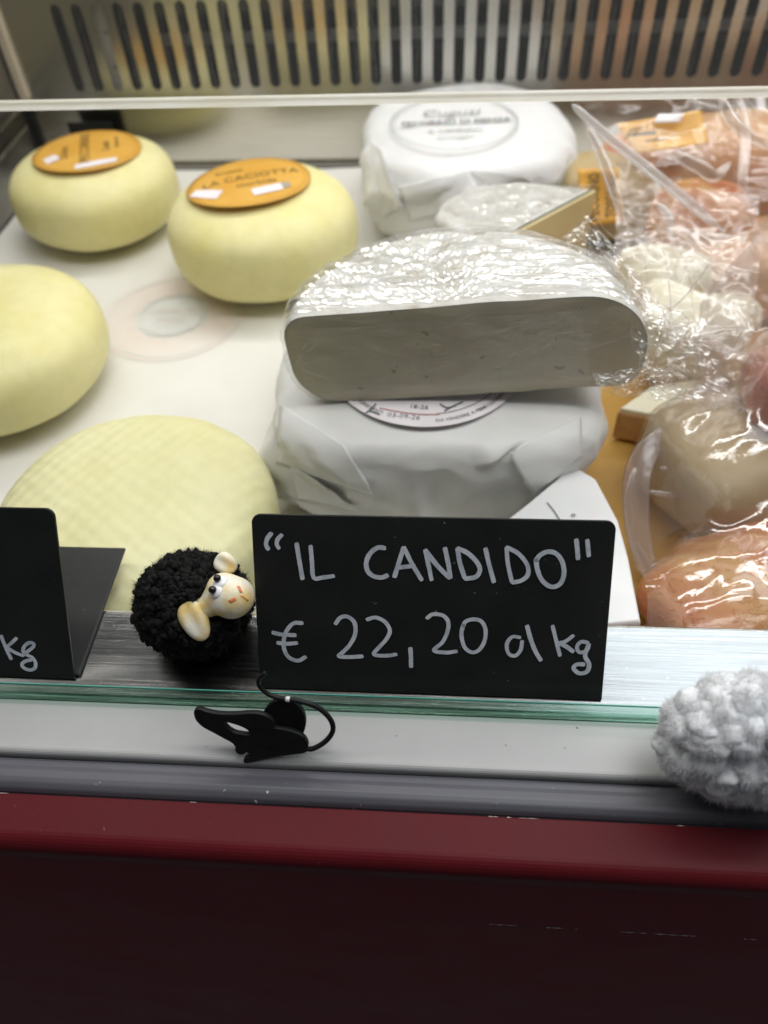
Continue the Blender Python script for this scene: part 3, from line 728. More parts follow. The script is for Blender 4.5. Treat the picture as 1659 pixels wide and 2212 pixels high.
# ================================================================ half cheese
def rprof(t, Rr, h, a, ex=0.0):
    # slab profile with rounded rims; t from -pi/2 (bottom centre) to pi/2 (top centre); rims change along the arc a
    k = a/math.pi; k = k*k*(3-2*k); ct = 0.0245+(0.0095-0.0245)*k+ex; cb = 0.0115+(0.0175-0.0115)*k+ex
    u = (t+math.pi/2)/math.pi; f0 = Rr-cb; a0 = math.pi/2*cb; sd = max(0.0, h-cb-ct); a1 = math.pi/2*ct; f1 = Rr-ct
    s = u*(f0+a0+sd+a1+f1)
    if s < f0: return s, 0.0
    s -= f0
    if s < a0: q = s/cb; return f0+cb*math.sin(q), cb-cb*math.cos(q)
    s -= a0
    if s < sd: return Rr, cb+s
    s -= sd
    if s < a1: q = s/ct; return f1+ct*math.cos(q), h-ct+ct*math.sin(q)
    s -= a1
    return max(0.0, f1-s), h
HC = Vector((0.0122, 0.1290, ZD+FH+0.0018)); HR = 0.0680; HH = 0.0425; HP = 0.0185
half = empty('half_cheese', HC, 'half white-rinded cheese in cling film, grey cut face forward, on a wrapped cheese', 'cheese')
HM = Matrix.Translation(HC) @ Euler((R(2), R(-4.4), R(0.5))).to_matrix().to_4x4() @ Matrix.Translation((0, 0, 0.0030))
def hp(t, a, lift=0.0, seed=1):
    r, z = rprof(t, HR+lift, HH+2*lift, min(math.pi, max(0.0, a)), lift)
    z -= lift
    q = Vector((r*math.cos(a), 0.90*r*math.sin(a), z))
    d = 0.0008*nz(q, 60, 2)+0.0012*nz(q, 24, 9)
    n = Vector((q.x, q.y, (z-HH/2)*1.6)).normalized()
    return q+n*d
nt_, nr = 110, 60
vs = []; fs = []
for j in range(nr+1):
    t = -math.pi/2+math.pi*j/nr
    for i in range(nt_+1): vs.append(HM @ hp(t, math.pi*i/nt_))
for j in range(nr):
    for i in range(nt_): fs.append((j*(nt_+1)+i, j*(nt_+1)+i+1, (j+1)*(nt_+1)+i+1, (j+1)*(nt_+1)+i))
mesh('rind', vs, fs, BLOOM, half, True)
# cut face: grid between left and right profile
loop = [hp(-math.pi/2+math.pi*j/nr, math.pi) for j in range(nr+1)] + [hp(math.pi/2-math.pi*j/nr, 0.0) for j in range(nr+1)]
cx, cz = 0.0, HH/2
vs = []; fs = []
rings = [1.0, 0.985, 0.96, 0.8, 0.6, 0.4, 0.2]
for s in rings:
    for q in loop:
        x, z = cx+(q.x-cx)*s, cz+(q.z-cz)*s
        vs.append(HM @ Vector((x, -0.0003-0.0008*(1-s if s > 0.9 else 0.1)*2+0.0005*nz((x, 0, z), 90, 4), z)))
L_ = len(loop)
for k in range(len(rings)-1):
    for i in range(L_): fs.append((k*L_+i, k*L_+(i+1) % L_, (k+1)*L_+(i+1) % L_, (k+1)*L_+i))
fs.append(tuple((len(rings)-1)*L_+i for i in range(L_)))
cf = mesh('cut_face', vs, fs, PASTE, half)
cf.data.materials.append(RINDEDGE)
for i, pl in enumerate(cf.data.polygons): pl.material_index = 1 if i < L_ else 0
# cling film: crumpled shell over the top
def film_grid(name, fn, nu, nv, mat_, parent, smooth=False):
    vs = [fn(i/nu, j/nv) for j in range(nv+1) for i in range(nu+1)]
    fs = [(j*(nu+1)+i, j*(nu+1)+i+1, (j+1)*(nu+1)+i+1, (j+1)*(nu+1)+i) for j in range(nv) for i in range(nu)]
    return mesh(name, vs, fs, mat_, parent, smooth)
def cling_top(u, v):
    a = math.pi*(-0.0+1.0*u); t = -0.5+(math.pi/2+0.498)*v
    q = hp(t, a, 0.0010)
    s = Vector((q.x*0.35+q.y*0.1, q.y*1.0, q.z))
    k = ridge(Vector((q.x*0.5-q.y*0.25, q.y*1.3, q.z)), 46, 31, 3)
    k2 = ridge(q, 95, 17, 2)
    n = Vector((q.x*0.3, q.y*0.3, (q.z-HH/2)*3)).normalized()
    pm = min(1.0, max(0.08, 0.34+1.5*nz(q, 28, 77)+max(0, abs(q.x)-0.035)*12))
    k3 = max(0, ridge(Vector((q.x*0.10, q.y*1.0+q.x*0.12, q.z)), 190, 41, 2)-0.1)
    return HM @ (q+n*(0.0004+pm*(0.0018*max(0, k-0.05)+0.0010*max(0, k2-0.15)+0.0007*abs(nz(q, 170, 5)))+(1-pm)*0.0009*k3))
film_grid('cling_film', cling_top, 160, 84, CLING, half)
def cling_face(u, v):
    x = -HR+0.004+(2*HR-0.008)*u; z = 0.004+(HH-0.008)*v
    q = Vector((x, 0, z)); return HM @ Vector((x, -0.0022-0.0007*max(0, ridge(Vector((x*0.5+z*0.4, 0, z)), 70, 3, 3)-0.3), z))
film_grid('cling_film', cling_face, 150, 60, CLINGF, half)
# loose crumpled film bunched at its right end and behind
def crumple(name, corners, mat_, parent, amp, sc, seed, nu=60, nv=60, fine=0.45, smooth=False):
    a, b, c, d = [Vector(p) for p in corners]; nn = ((b-a).cross(d-a)).normalized()
    def fn(u, v):
        p = a*(1-u)*(1-v)+b*u*(1-v)+c*u*v+d*(1-u)*v
        off = Vector((nz(p, sc, seed), nz(p, sc, seed+20), nz(p, sc, seed+40)))*0.8+Vector((nz(p, sc*2.7, seed+5), nz(p, sc*2.7, seed+25), nz(p, sc*2.7, seed+45)))*fine
        rdg = ridge(p, sc*1.3, seed+60, 3)
        e = min(1.0, 0.35+3*min(u, v, 1-u, 1-v))
        return p+off*amp*e+nn*(rdg*amp*0.8)
    return film_grid(name, fn, nu, nv, mat_, parent, smooth)
crumple('loose_film', [P(1330, 640, y=0.132), P(1400, 870, y=0.118), P(1560, 850, y=0.135), P(1500, 690, y=0.155)], CLING, half, 0.006, 70, 3, 46, 46)
crumple('loose_film', [P(1180, 560, y=0.165), P(1330, 640, y=0.142), P(1440, 690, y=0.15), P(1270, 475, y=0.19)], CLING, half, 0.005, 80, 13, 44, 44)
crumple('loose_film', [P(1270, 800, y=0.113), P(1300, 850, y=0.112), P(1480, 870, y=0.125), P(1440, 790, y=0.125)], CLING, half, 0.004, 110, 23, 40, 30)
crumple('loose_film', [P(1400, 560, y=0.19), P(1470, 700, y=0.17), P(1570, 620, y=0.17), P(1510, 470, y=0.19)], CLINGF, half, 0.0025, 40, 33, 30, 30)
# bright pulled strands of film
rind_o = [c for c in half.children if c.name.startswith('rind')][0]
RB = BVHTree.FromPolygons([v.co.copy() for v in rind_o.data.vertices], [tuple(p.vertices) for p in rind_o.data.polygons])
rs = random.Random(8); vs = []; fs = []
for k in range(34):
    x0 = rs.uniform(760, 1220); y0 = rs.uniform(560, 655)-(x0-800)*0.03; L0 = rs.uniform(40, 190); sl = rs.uniform(-0.26, -0.08)
    pts = []
    for i in range(9):
        h_ = RB.ray_cast(CAM, ray(x0+L0*i/8, y0+sl*L0*i/8).normalized())
        if h_[0]: pts.append(h_[0]+h_[1]*0.0016)
    if len(pts) > 4: tube(vs, fs, pts, [rs.uniform(0.00008, 0.00022)*math.sin(math.pi*(i+0.5)/len(pts)) for i in range(len(pts))], 5)
mesh('film_streak', vs, fs, BAGEDGE, half, True)['kind'] = 'stuff'
vs = []; fs = []
rs = random.Random(3)
def strand(p, q, sag, r):
    p, q = Vector(p), Vector(q); m = (p+q)/2+Vector((rs.uniform(-1,1), rs.uniform(-1,1), rs.uniform(-1,1)))*sag
    tube(vs, fs, catmull([p, p.lerp(m, 0.5)+Vector((rs.uniform(-1,1),0,rs.uniform(-1,1)))*sag*0.3, m, q], 4), [r*(0.3+0.7*abs(math.sin(3*k+r*1e5))) for k in range(13)], 4)
CFB = BVHTree.FromPolygons([v.co.copy() for v in cf.data.vertices], [tuple(p.vertices) for p in cf.data.polygons])
fv = []; ff = []
for k in range(46):
    if k < 12: x0, y0, an, L0 = 640, rs.uniform(740, 800), rs.uniform(-1.2, 0.5), rs.uniform(30, 110)
    else: x0, y0, an, L0 = rs.uniform(680, 1340), rs.uniform(690, 840), rs.uniform(-0.9, -0.1), rs.uniform(25, 130)
    pts = []
    for i in range(7):
        h_ = CFB.ray_cast(CAM, ray(x0+L0*i/6*math.cos(an), y0+L0*i/6*math.sin(an)).normalized())
        if h_[0]: pts.append(h_[0]+Vector((0, -0.0030, 0)))
    if len(pts) > 3: tube(fv, ff, pts, [rs.uniform(0.00002, 0.00006)*math.sin(math.pi*(i+0.5)/len(pts)) for i in range(len(pts))], 4)
mesh('film_streak', fv, ff, film('faint_film_streak', 0.35, (0.85,0.85,0.8), 0.15, 1.5), half, True)['kind'] = 'stuff'
for (a, b) in (((1235, 495), (1290, 470)), ((1290, 470), (1345, 530)), ((1270, 490), (1350, 560)), ((1300, 505), (1380, 610)), ((1505, 480), (1565, 580)), ((1480, 490), (1500, 540)), ((1455, 500), (1500, 690)),
               ((1430, 510), (1450, 690)), ((1390, 560), (1440, 690)), ((1410, 700), (1540, 560)), ((1280, 808), (1400, 845)), ((1300, 830), (1420, 800)), ((1345, 860), (1460, 830)), ((1380, 835), (1420, 740)), ((1420, 800), (1520, 760))):
    yy = 0.118+max(0, 870-(a[1]+b[1])/2)*0.00017
    strand(P(*a, y=yy), P(*b, y=yy+0.004), 0.0025, rs.uniform(0.00010, 0.00022))
mesh('film_crease', vs, fs, BAGEDGE, half, True)['kind'] = 'stuff'

# ================================================================ cheese wedge behind the half cheese
WZ = 0.0
wt = [P(1282, 406, z=WZ), P(1105, 500, z=WZ), P(985, 500, z=WZ-0.002), P(935, 470, z=WZ-0.002), P(955, 435, z=WZ), P(1010, 402, z=WZ), P(1120, 390, z=WZ)]
wedge = empty('cheese_wedge', (wt[0]+wt[3])/2-Vector((0, 0, 0.05)), 'white-topped cheese wedge with yellow cut side behind the half cheese', 'cheese')
bm = bmesh.new()
tv = [bm.verts.new(p) for p in wt]; bv = [bm.verts.new((p.x, p.y, ZD)) for p in wt]
bm.faces.new(tv)
for i in range(1, len(wt)): bm.faces.new((tv[i], bv[i], bv[(i+1) % len(wt)], tv[(i+1) % len(wt)]))
o = from_bm('rind', bm, BLOOM, wedge); bevel(o, 0.003, 3, 25)
cut = mesh('cut_side', [wt[0]+Vector((0.0006, -0.0006, -0.0012)), wt[1]+Vector((0.0006, -0.0006, -0.0012)), (wt[1].x+0.0006, wt[1].y-0.0006, ZD), (wt[0].x+0.0006, wt[0].y-0.0006, ZD)], [(0, 1, 2, 3)], YPASTE, wedge); solid(cut, 0.002, 0)
cw = lambda u, v: (lambda p: (p.x, p.y, WZ+0.0010+0.0016*max(0, ridge(p, 70, 5, 3))))(wt[0].lerp(wt[1], v).lerp(wt[5].lerp(wt[3], v), u))
film_grid('cling_film', cw, 60, 50, CLING, wedge)

# ================================================================ right hand side: gold sheet, cheeses, hams, bags
g = sheet('paper_sheet', 0.050, 0.30, 0.0300, 0.30, ZD+0.0012, 0.0004, GOLD, (30, 30), 4); g.name = 'golden_sheet'
tag(g, 'smooth golden yellow sheet lying between wrapped cheese and plastic bag', 'paper sheet')
def prism(name, top, z0, mat_, parent, bev=0.002):
    bm = bmesh.new(); tv = [bm.verts.new(p) for p in top]; bv = [bm.verts.new((p[0], p[1], z0)) for p in top]
    bm.faces.new(tv); bm.faces.new(bv[::-1])
    for i in range(len(top)): bm.faces.new((tv[i], bv[i], bv[(i+1) % len(top)], tv[(i+1) % len(top)]))
    return bevel(from_bm(name, bm, mat_, parent), bev, 3, 25)
rz = -0.030
rt = [P(1332, 888, z=rz), P(1420, 905, z=rz), P(1505, 880, z=rz), P(1520, 820, z=rz), P(1405, 838, z=rz)]
rc = empty('cheese_piece', Vector(rt[1])-Vector((0, 0, 0.02)), 'small cheese piece with brown-orange rind and cream top on the golden sheet', 'cheese')
prism('rind', rt, ZD+0.0025, BROWNRIND, rc)
prism('paste', [p.lerp((rt[0]+rt[2]+rt[3])/3, 0.05)+Vector((0, 0, 0.0016)) for p in rt], rz-0.003, CREAM, rc, 0.0008)
def blob(name, c, rad, mat_, parent, seed, amp=0.12, sc=25, p=2.4, nu=48, nv=32, rot=0.0):
    vs = []; fs = []; ca, sa = math.cos(rot), math.sin(rot)
    sg = lambda x: math.copysign(abs(x)**(2/p), x)
    for j in range(nv+1):
        t = -math.pi/2+math.pi*j/nv
        for i in range(nu):
            a = 2*math.pi*i/nu
            q = Vector((sg(math.cos(t))*sg(math.cos(a))*rad[0], sg(math.cos(t))*sg(math.sin(a))*rad[1], sg(math.sin(t))*rad[2]))
            q *= 1+amp*(nz(q, sc, seed)+0.5*nz(q, sc*2.3, seed+4))
            vs.append((c[0]+q.x*ca-q.y*sa, c[1]+q.x*sa+q.y*ca, c[2]+q.z))
    for j in range(nv):
        for i in range(nu): fs.append((j*nu+i, j*nu+(i+1) % nu, (j+1)*nu+(i+1) % nu, (j+1)*nu+i))
    return mesh(name, vs, fs, mat_, parent, True)
bb = P(1590, 985, z=-0.015)
o = blob('cheese_block', (bb.x+0.006, bb.y+0.010, -0.026), (0.038, 0.032, 0.021), BEIGECH, None, 3, 0.12, 22, 4.5, rot=0.5)
tag(o, 'large beige cheese block inside the clear bag at right', 'cheese')
hb = P(1575, 1275, z=-0.03)
o = blob('ham_slices', (hb.x+0.008, hb.y+0.004, -0.036), (0.036, 0.028, 0.016), HAM, None, 6, 0.22, 32, 2.3, 72, 48, 0.4)
tag(o, 'moist orange-pink ham in clear bag at the lower right', 'ham')
mm = P(1672, 815, z=0.012)
o = blob('cured_meat', (mm.x+0.004, mm.y, 0.006), (0.014, 0.020, 0.015), MEAT, None, 8, 0.15, 40, 2.3)
tag(o, 'dark red cured meat piece at the right edge on the bagged block', 'meat')
h3 = P(1600, 560, z=-0.02)
o = blob('ham_piece', (h3.x+0.012, h3.y+0.004, -0.028), (0.050, 0.034, 0.022), HAMPINK, None, 31, 0.12, 22, 2.8)
tag(o, 'pale pink ham piece between the ham pack and the cream cheese chunks', 'ham')
# cream chunks in film
def lump(px, py, z, rad, rot, label, seed):
    c = P(px, py, z=z); c.z = ZD+rad[2]+0.001
    e = empty('cheese_chunk', (c.x, c.y, ZD), label, 'cheese', 'cream cheese chunks beside the half cheese')
    blob('paste', c, rad, CREAM, e, seed, 0.26, 34, 4.5, 56, 40, rot)
lump(1435, 560, -0.012, (0.017, 0.020, 0.021), 0.5, 'cream cheese chunk farther back beside the half cheese, under film', 41)
lump(1505, 690, -0.010, (0.026, 0.021, 0.024), -0.4, 'larger cream cheese chunk in front, right of the half cheese', 47)
# orange-labelled piece behind the wedge
q0 = P(1300, 425, z=-0.012)
ol = empty('labelled_cheese', (q0.x, q0.y, ZD), 'cheese with orange label and dark vertical lettering behind the wedge tip', 'cheese')
blob('rind', (q0.x+0.010, q0.y+0.026, -0.024), (0.034, 0.026, 0.024), BEIGECH, ol, 11, 0.05, 20, 2.8)
LN = Vector((-0.25, -0.75, 0.6)).normalized()
lp0 = Vector((q0.x, q0.y-0.006, -0.010))
def on_plane(px, py, lift=0.0): return PN(px, py, lp0+LN*lift, LN)
lv = [on_plane(1247, 365), on_plane(1335, 362), on_plane(1350, 480), on_plane(1258, 488)]
flp = flap('label', lv, 0.0006, ORANGE, ol, 0.004, 10, 2)
LX = (on_plane(1300, 385)-on_plane(1300, 470)).normalized(); LY = LN.cross(LX)
for px, body, sz in ((1284, 'PECORINO', 0.0085), (1320, 'TOSCANO', 0.0075)):
    tv, tf = text_mesh(body, sz, bold=0.0003); oc = on_plane(px, 425, 0.0052)
    mesh('lettering', [oc+LX*v.x*0.62+LY*v.y for v in tv], tf, INK, flp)
# vacuum pack of ham at the back right
pk = P(1500, 370, z=0.005)
pack = empty('ham_pack', (pk.x+0.03, 0.40, ZD), 'vacuum pack of pink ham with orange label at the back right', 'ham pack')
blob('ham', (pk.x+0.050, 0.372, -0.016), (0.105, 0.032, 0.033), HAMPINK, pack, 21, 0.10, 16, 2.4, 80, 48, -0.06)
hp2 = P(1525, 430, z=0.0)
blob('ham', (hp2.x, hp2.y-0.001, -0.012), (0.028, 0.026, 0.022), HAM, pack, 25, 0.16, 24, 2.4)
LN2 = Vector((-0.1, -0.60, 0.8)).normalized(); lp1 = P(1450, 275, y=0.352)
def onp2(px, py, lift=0.0): return PN(px, py, lp1+LN2*lift, LN2)
lab2 = flap('label', [onp2(1330, 268), onp2(1515, 238), onp2(1530, 310), onp2(1375, 330)], 0.0006, ORANGE, pack, 0.003, 12, 7)
flap('sticker', [onp2(1412, 266, 0.0042), onp2(1468, 264, 0.0042), onp2(1478, 246, 0.0042), onp2(1420, 248, 0.0042)][::-1], 0.0004, STICKER, lab2, 0.0, 4)
for (x, y, ww, hh) in ((1385, 292, 64, 9), (1372, 283, 30, 5), (1415, 305, 40, 4)):
    mesh('lettering', [onp2(x-ww/2, y+hh/2, 0.0045), onp2(x+ww/2, y+hh/2-6, 0.0045), onp2(x+ww/2, y-hh/2-6, 0.0045), onp2(x-ww/2, y-hh/2, 0.0045)], [(0, 1, 2, 3)], INK, lab2)
# plastic bag over the ham pack
bag1 = empty('plastic_bag', (0.16, 0.30, ZD), 'crumpled clear plastic bag with a long diagonal fold over the ham pack', 'plastic bag')
crumple('bag_film', [P(1235, 225, y=0.315), P(1330, 480, y=0.285), P(1700, 560, y=0.265), P(1720, 190, y=0.335)], BAGS, bag1, 0.009, 20, 51, 70, 50, 0.08, smooth=True)
crumple('bag_film', [P(1330, 400, y=0.29), P(1330, 560, y=0.245), P(1620, 600, y=0.235), P(1640, 430, y=0.27)], BAGS, bag1, 0.006, 22, 61, 60, 40, 0.06, smooth=True)
def fold(name, pxs, parent, mat_, wd, yfn, th=0.35):
    pts = catmull([P(x, y, y=yfn(x, y)) for x, y in pxs], 8); vs = []; fs = []
    n = len(pts)
    for i, p in enumerate(pts):
        t = (pts[min(i+1, n-1)]-pts[max(i-1, 0)]).normalized(); v = (CAM-p).normalized()
        s = t.cross(v).normalized(); b = t.cross(s)
        k = math.sin(math.pi*min(1, 0.12+i/(n-1)*0.88))**0.5 if 0 < i < n-1 else 0.15
        for q in range(10):
            a = 2*math.pi*q/10; vs.append(p+s*(math.cos(a)*wd*k)+b*(math.sin(a)*wd*th*k))
    for i in range(n-1):
        for q in range(10): fs.append((i*10+q, i*10+(q+1) % 10, (i+1)*10+(q+1) % 10, (i+1)*10+q))
    return mesh(name, vs, fs, mat_, parent, True)
yb = lambda x, y: 0.305-0.00016*(y-225)
fold('bag_fold', [(1235, 225), (1320, 300), (1420, 380), (1500, 445), (1565, 500)], bag1, BAGEDGE, 0.0024, yb, 0.2)
fold('bag_fold', [(1310, 304), (1420, 392), (1500, 458), (1545, 495)], bag1, BAGEDGE, 0.0008, lambda x, y: yb(x, y)-0.003)
fold('bag_fold', [(1270, 270), (1305, 350), (1330, 420), (1345, 480)], bag1, BAG, 0.003, yb)
fold('bag_fold', [(1595, 205), (1610, 300), (1605, 400), (1625, 490)], bag1, BAGS, 0.0030, yb, 0.2)
fold('bag_fold', [(1555, 205), (1590, 270), (1660, 320)], bag1, BAG, 0.003, yb)
fold('bag_fold', [(1450, 330), (1510, 360), (1545, 380), (1580, 350)], bag1, BAG, 0.0035, yb)
fold('bag_fold', [(1420, 440), (1445, 470), (1450, 520)], bag1, BAGEDGE, 0.002, yb)
# milky pink film sheet, right
bag2 = empty('film_sheet', (0.17, 0.19, ZD), 'milky pink translucent plastic film hanging down along the right edge', 'plastic film')
crumple('bag_film', [P(1680, 440, y=0.215), P(1500, 660, y=0.175), P(1500, 830, y=0.15), P(1760, 900, y=0.16)], BAGP, bag2, 0.006, 22, 71, 50, 40, 0.1, smooth=True)
crumple('bag_film', [P(1420, 690, y=0.165), P(1440, 860, y=0.135), P(1690, 930, y=0.14), P(1690, 720, y=0.16)], BAG, bag2, 0.008, 42, 81, 60, 50, 0.2, smooth=True)
crumple('bag_film', [P(1330, 500, y=0.215), P(1385, 700, y=0.170), P(1600, 800, y=0.150), P(1650, 520, y=0.205)], film('hazy_white_film', 0.26, (0.70,0.62,0.56), 0.20, 1.2, 30, 0.2, cap=0.13), bag2, 0.007, 24, 91, 60, 50, 0.08, smooth=True)
# clear bag, lower right: a height field draped over its contents
bag3 = empty('plastic_bag', (0.13, 0.09, ZD), 'shiny clear plastic bag holding ham and cheese at the lower right', 'plastic bag')
def tops(names):
    vs = []; fs = []
    for nm in names:
        me = bpy.data.objects[nm].data; b = len(vs)
        vs += [v.co.copy() for v in me.vertices]; fs += [tuple(b+i for i in p.vertices) for p in me.polygons]
    return BVHTree.FromPolygons(vs, fs)
CT = tops(['cheese_block', 'ham_slices', 'cured_meat'])
BU, BV = 110, 96
def bag_xy(u, v): return 0.0785+0.020*v*v+u*0.16, 0.0325+v*0.142
H = [[ZD+0.003 for _ in range(BU+1)] for _ in range(BV+1)]
for j in range(BV+1):
    for i in range(BU+1):
        x, y = bag_xy(i/BU, j/BV); h_ = CT.ray_cast(Vector((x, y, 0.2)), Vector((0, 0, -1)))
        if h_[0]: H[j][i] = max(H[j][i], h_[0].z)
H0 = H
for it in range(26):   # film spans hollows, so relax from above
    H = [[max(H0[j][i], 0.25*(H[max(j-1,0)][i]+H[min(j+1,BV)][i]+H[j][max(i-1,0)]+H[j][min(i+1,BU)])) for i in range(BU+1)] for j in range(BV+1)]
def bag_h(u, v):
    x, y = bag_xy(u, v); z = H[round(v*BV)][round(u*BU)]
    e = min(1.0, 6*u+0.12)*min(1.0, 7*v+0.2)
    q = Vector((x, y, 0))
    k = 0.0040*(ridge(Vector((x-y*0.7, y*0.45+x*0.3, 0)), 26, 91, 3)+0.35)+0.0022*nz(q, 70, 3)
    return Vector((x-0.004*nz(q, 40, 7), y, z+0.0014+e*max(0.0006, k+0.0022)+0.006*e*min(1, u*3)*max(0, 1-abs(v-0.45)*2.2)))
film_grid('bag_film', bag_h, BU, BV, film('wrinkled_bag_film', 0.17, (0.66,0.54,0.49), 0.10, 2.2, 70, 0.5), bag3, True)
yl = lambda x, y: 0.118-0.00016*(y-1000)
for pts, wd, m in (([(1445, 940), (1520, 985), (1590, 1040), (1680, 1110)], 0.0032, BAGEDGE), ([(1372, 1010), (1358, 1080), (1372, 1180), (1430, 1260), (1470, 1330)], 0.0020, BAG),
                   ([(1680, 1095), (1600, 1092), (1550, 1118), (1545, 1150), (1600, 1155), (1700, 1180)], 0.0014, BAGEDGE), ([(1480, 1205), (1505, 1235), (1520, 1270), (1580, 1330)], 0.0015, BAGEDGE),
                   ([(1400, 1062), (1470, 1072), (1530, 1080)], 0.0012, BAG), ([(1440, 955), (1470, 965), (1455, 985)], 0.0012, BAGEDGE), ([(1425, 1010), (1480, 1020), (1520, 1028)], 0.0011, BAGEDGE),
                   ([(1530, 1100), (1500, 1060), (1540, 1040), (1600, 1085)], 0.0035, BAG), ([(1520, 1285), (1570, 1270), (1620, 1230)], 0.0008, BAGEDGE), ([(1500, 1040), (1530, 1085), (1565, 1120)], 0.0050, BAGEDGE),  # last, broad strip: a highlight patch put in as pale film
                   ([(1440, 930), (1392, 985), (1374, 1060), (1384, 1180), (1440, 1335)], 0.0056, BAGL)):
    fold('bag_fold', pts, bag3, m, wd, yl, 0.10 if m is BAGL else 0.35)

# ================================================================ small blank tag at the back
bt = empty('price_tag', (-0.26, 0.455, ZD), 'small plain black tag standing behind the leftmost cheese at the back', 'price tag', 'black price tags')
box('board', (-0.2755, 0.4545, ZD), (-0.2425, 0.4560, -0.0113), TAGBLACK, bt, 0.0004)
box('foot', (-0.2755, 0.4562, ZD), (-0.2425, 0.4625, ZD+0.001), TAGBLACK, bt, 0.0003)

# ================================================================ price tags
LEAN = R(33); EU = Vector((0, math.sin(LEAN), math.cos(LEAN))); EN = Vector((0, -math.cos(LEAN), math.sin(LEAN)))
def board(name, origin, w_, h_, th, mat_, parent, rad=0.0027):
    out = [(-w_/2, 0), (w_/2, 0)]
    for i in range(7):
        a = i*math.pi/12; out.append((w_/2-rad+rad*math.cos(a), h_-rad+rad*math.sin(a)))
    for i in range(7):
        a = math.pi/2+i*math.pi/12; out.append((-w_/2+rad+rad*math.cos(a), h_-rad+rad*math.sin(a)))
    n = len(out); o_ = Vector(origin)
    vs = [o_+Vector((x, 0, 0))+EU*y for x, y in out]+[o_+Vector((x, 0, 0))+EU*y-EN*th for x, y in out]
    fs = [tuple(range(n)), tuple(range(n, 2*n))[::-1]]+[(i, n+i, n+(i+1) % n, (i+1) % n) for i in range(n)]
    return bevel(mesh(name, vs, fs, mat_, parent), 0.00025, 2, 40)
def ink_strokes(name, sets, conv, origin, wd, mat_, parent, lift=0.00016):
    vs = []; fs = []; rr = random.Random(5)
    for k, s in enumerate(sets):
        pts = [PN(*conv(x, y), origin, EN) for x, y in s]; pts = catmull(pts, 7)
        # resample evenly
        acc = [0.0]
        for i in range(1, len(pts)): acc.append(acc[-1]+(pts[i]-pts[i-1]).length)
        m = max(6, int(acc[-1]/0.0003)); rs_ = []
        j = 0
        for i in range(m+1):
            t = acc[-1]*i/m
            while j < len(acc)-2 and acc[j+1] < t: j += 1
            f = (t-acc[j])/max(1e-9, acc[j+1]-acc[j]); rs_.append(pts[j].lerp(pts[j+1], min(1, f)))
        b = len(vs); n = len(rs_); w0 = wd*rr.uniform(0.92, 1.08); zo = EN*(lift+0.000008*k)
        ls = []; rs2 = []
        for i, p in enumerate(rs_):
            t = (rs_[min(i+2, n-1)]-rs_[max(i-2, 0)]).normalized(); nn = EN.cross(t).normalized()
            ww = w0*(1+0.10*noise.noise(Vector((i*0.13, k*3.7, 0))))/2
            if i == 0 or i == n-1: ww *= 0.72
            ls.append(p+nn*ww+zo+nn*rr.uniform(-1, 1)*wd*0.02); rs2.append(p-nn*ww+zo+nn*rr.uniform(-1, 1)*wd*0.02)
        t0 = (rs_[1]-rs_[0]).normalized()*wd*0.2; t1 = (rs_[-1]-rs_[-2]).normalized()*wd*0.2
        ls[0] -= t0; rs2[0] -= t0*0.6; ls[-1] += t1*0.7; rs2[-1] += t1
        for i in range(n): vs += [ls[i], rs2[i]]
        for i in range(n-1): fs.append((b+2*i, b+2*i+1, b+2*i+3, b+2*i+2))
    return mesh(name, vs, fs, mat_, parent)
TH = 0.0011
main = empty('price_tag', (0, 0.004, 0), 'black price tag hand-lettered "IL CANDIDO" 22,20 euro per kilo in white', 'price tag', 'black price tags')
mb = board('board', (-0.0003, 0.0, 0.0006), 0.1033, 0.0556, TH, TAGBLACK, main)
box('foot', (-0.0519, 0.0012, 0.0002), (0.0513, 0.0525, 0.0013), TAGBLACK, main, 0.0003)
MO = Vector((0, 0.0, 0.0006))
cv = lambda x, y: (497.7+0.54*x, 1061.7+0.54*y)
NAME = [[(165,165),(148,188),(143,212),(153,232)], [(207,172),(190,190),(186,210),(195,228)],
 [(265,206),(276,275),(289,350)], [(321,216),(327,285),(334,344),(372,343),(415,337)],
 [(620,226),(590,224),(560,246),(544,282),(549,316),(571,337),(605,343),(630,334)],
 [(656,342),(672,290),(694,222)], [(694,222),(725,285),(766,354)], [(668,304),(700,300),(738,296)],
 [(805,354),(794,300),(779,233)], [(779,233),(830,298),(878,346)], [(880,346),(872,290),(858,224)],
 [(908,226),(918,285),(938,346)], [(908,226),(950,246),(986,282),(998,312),(982,340),(938,348)],
 [(1020,226),(1034,288),(1054,362)], [(1104,222),(1110,288),(1126,362)], [(1104,222),(1150,246),(1186,290),(1190,330),(1165,354),(1126,363)],
 [(1222,268),(1228,312),(1248,356),(1285,380),(1320,366),(1334,322),(1325,276),(1300,246),(1268,240),(1238,254),(1220,278)],
 [(1383,190),(1387,230),(1390,270)], [(1427,192),(1430,225),(1433,258)]]
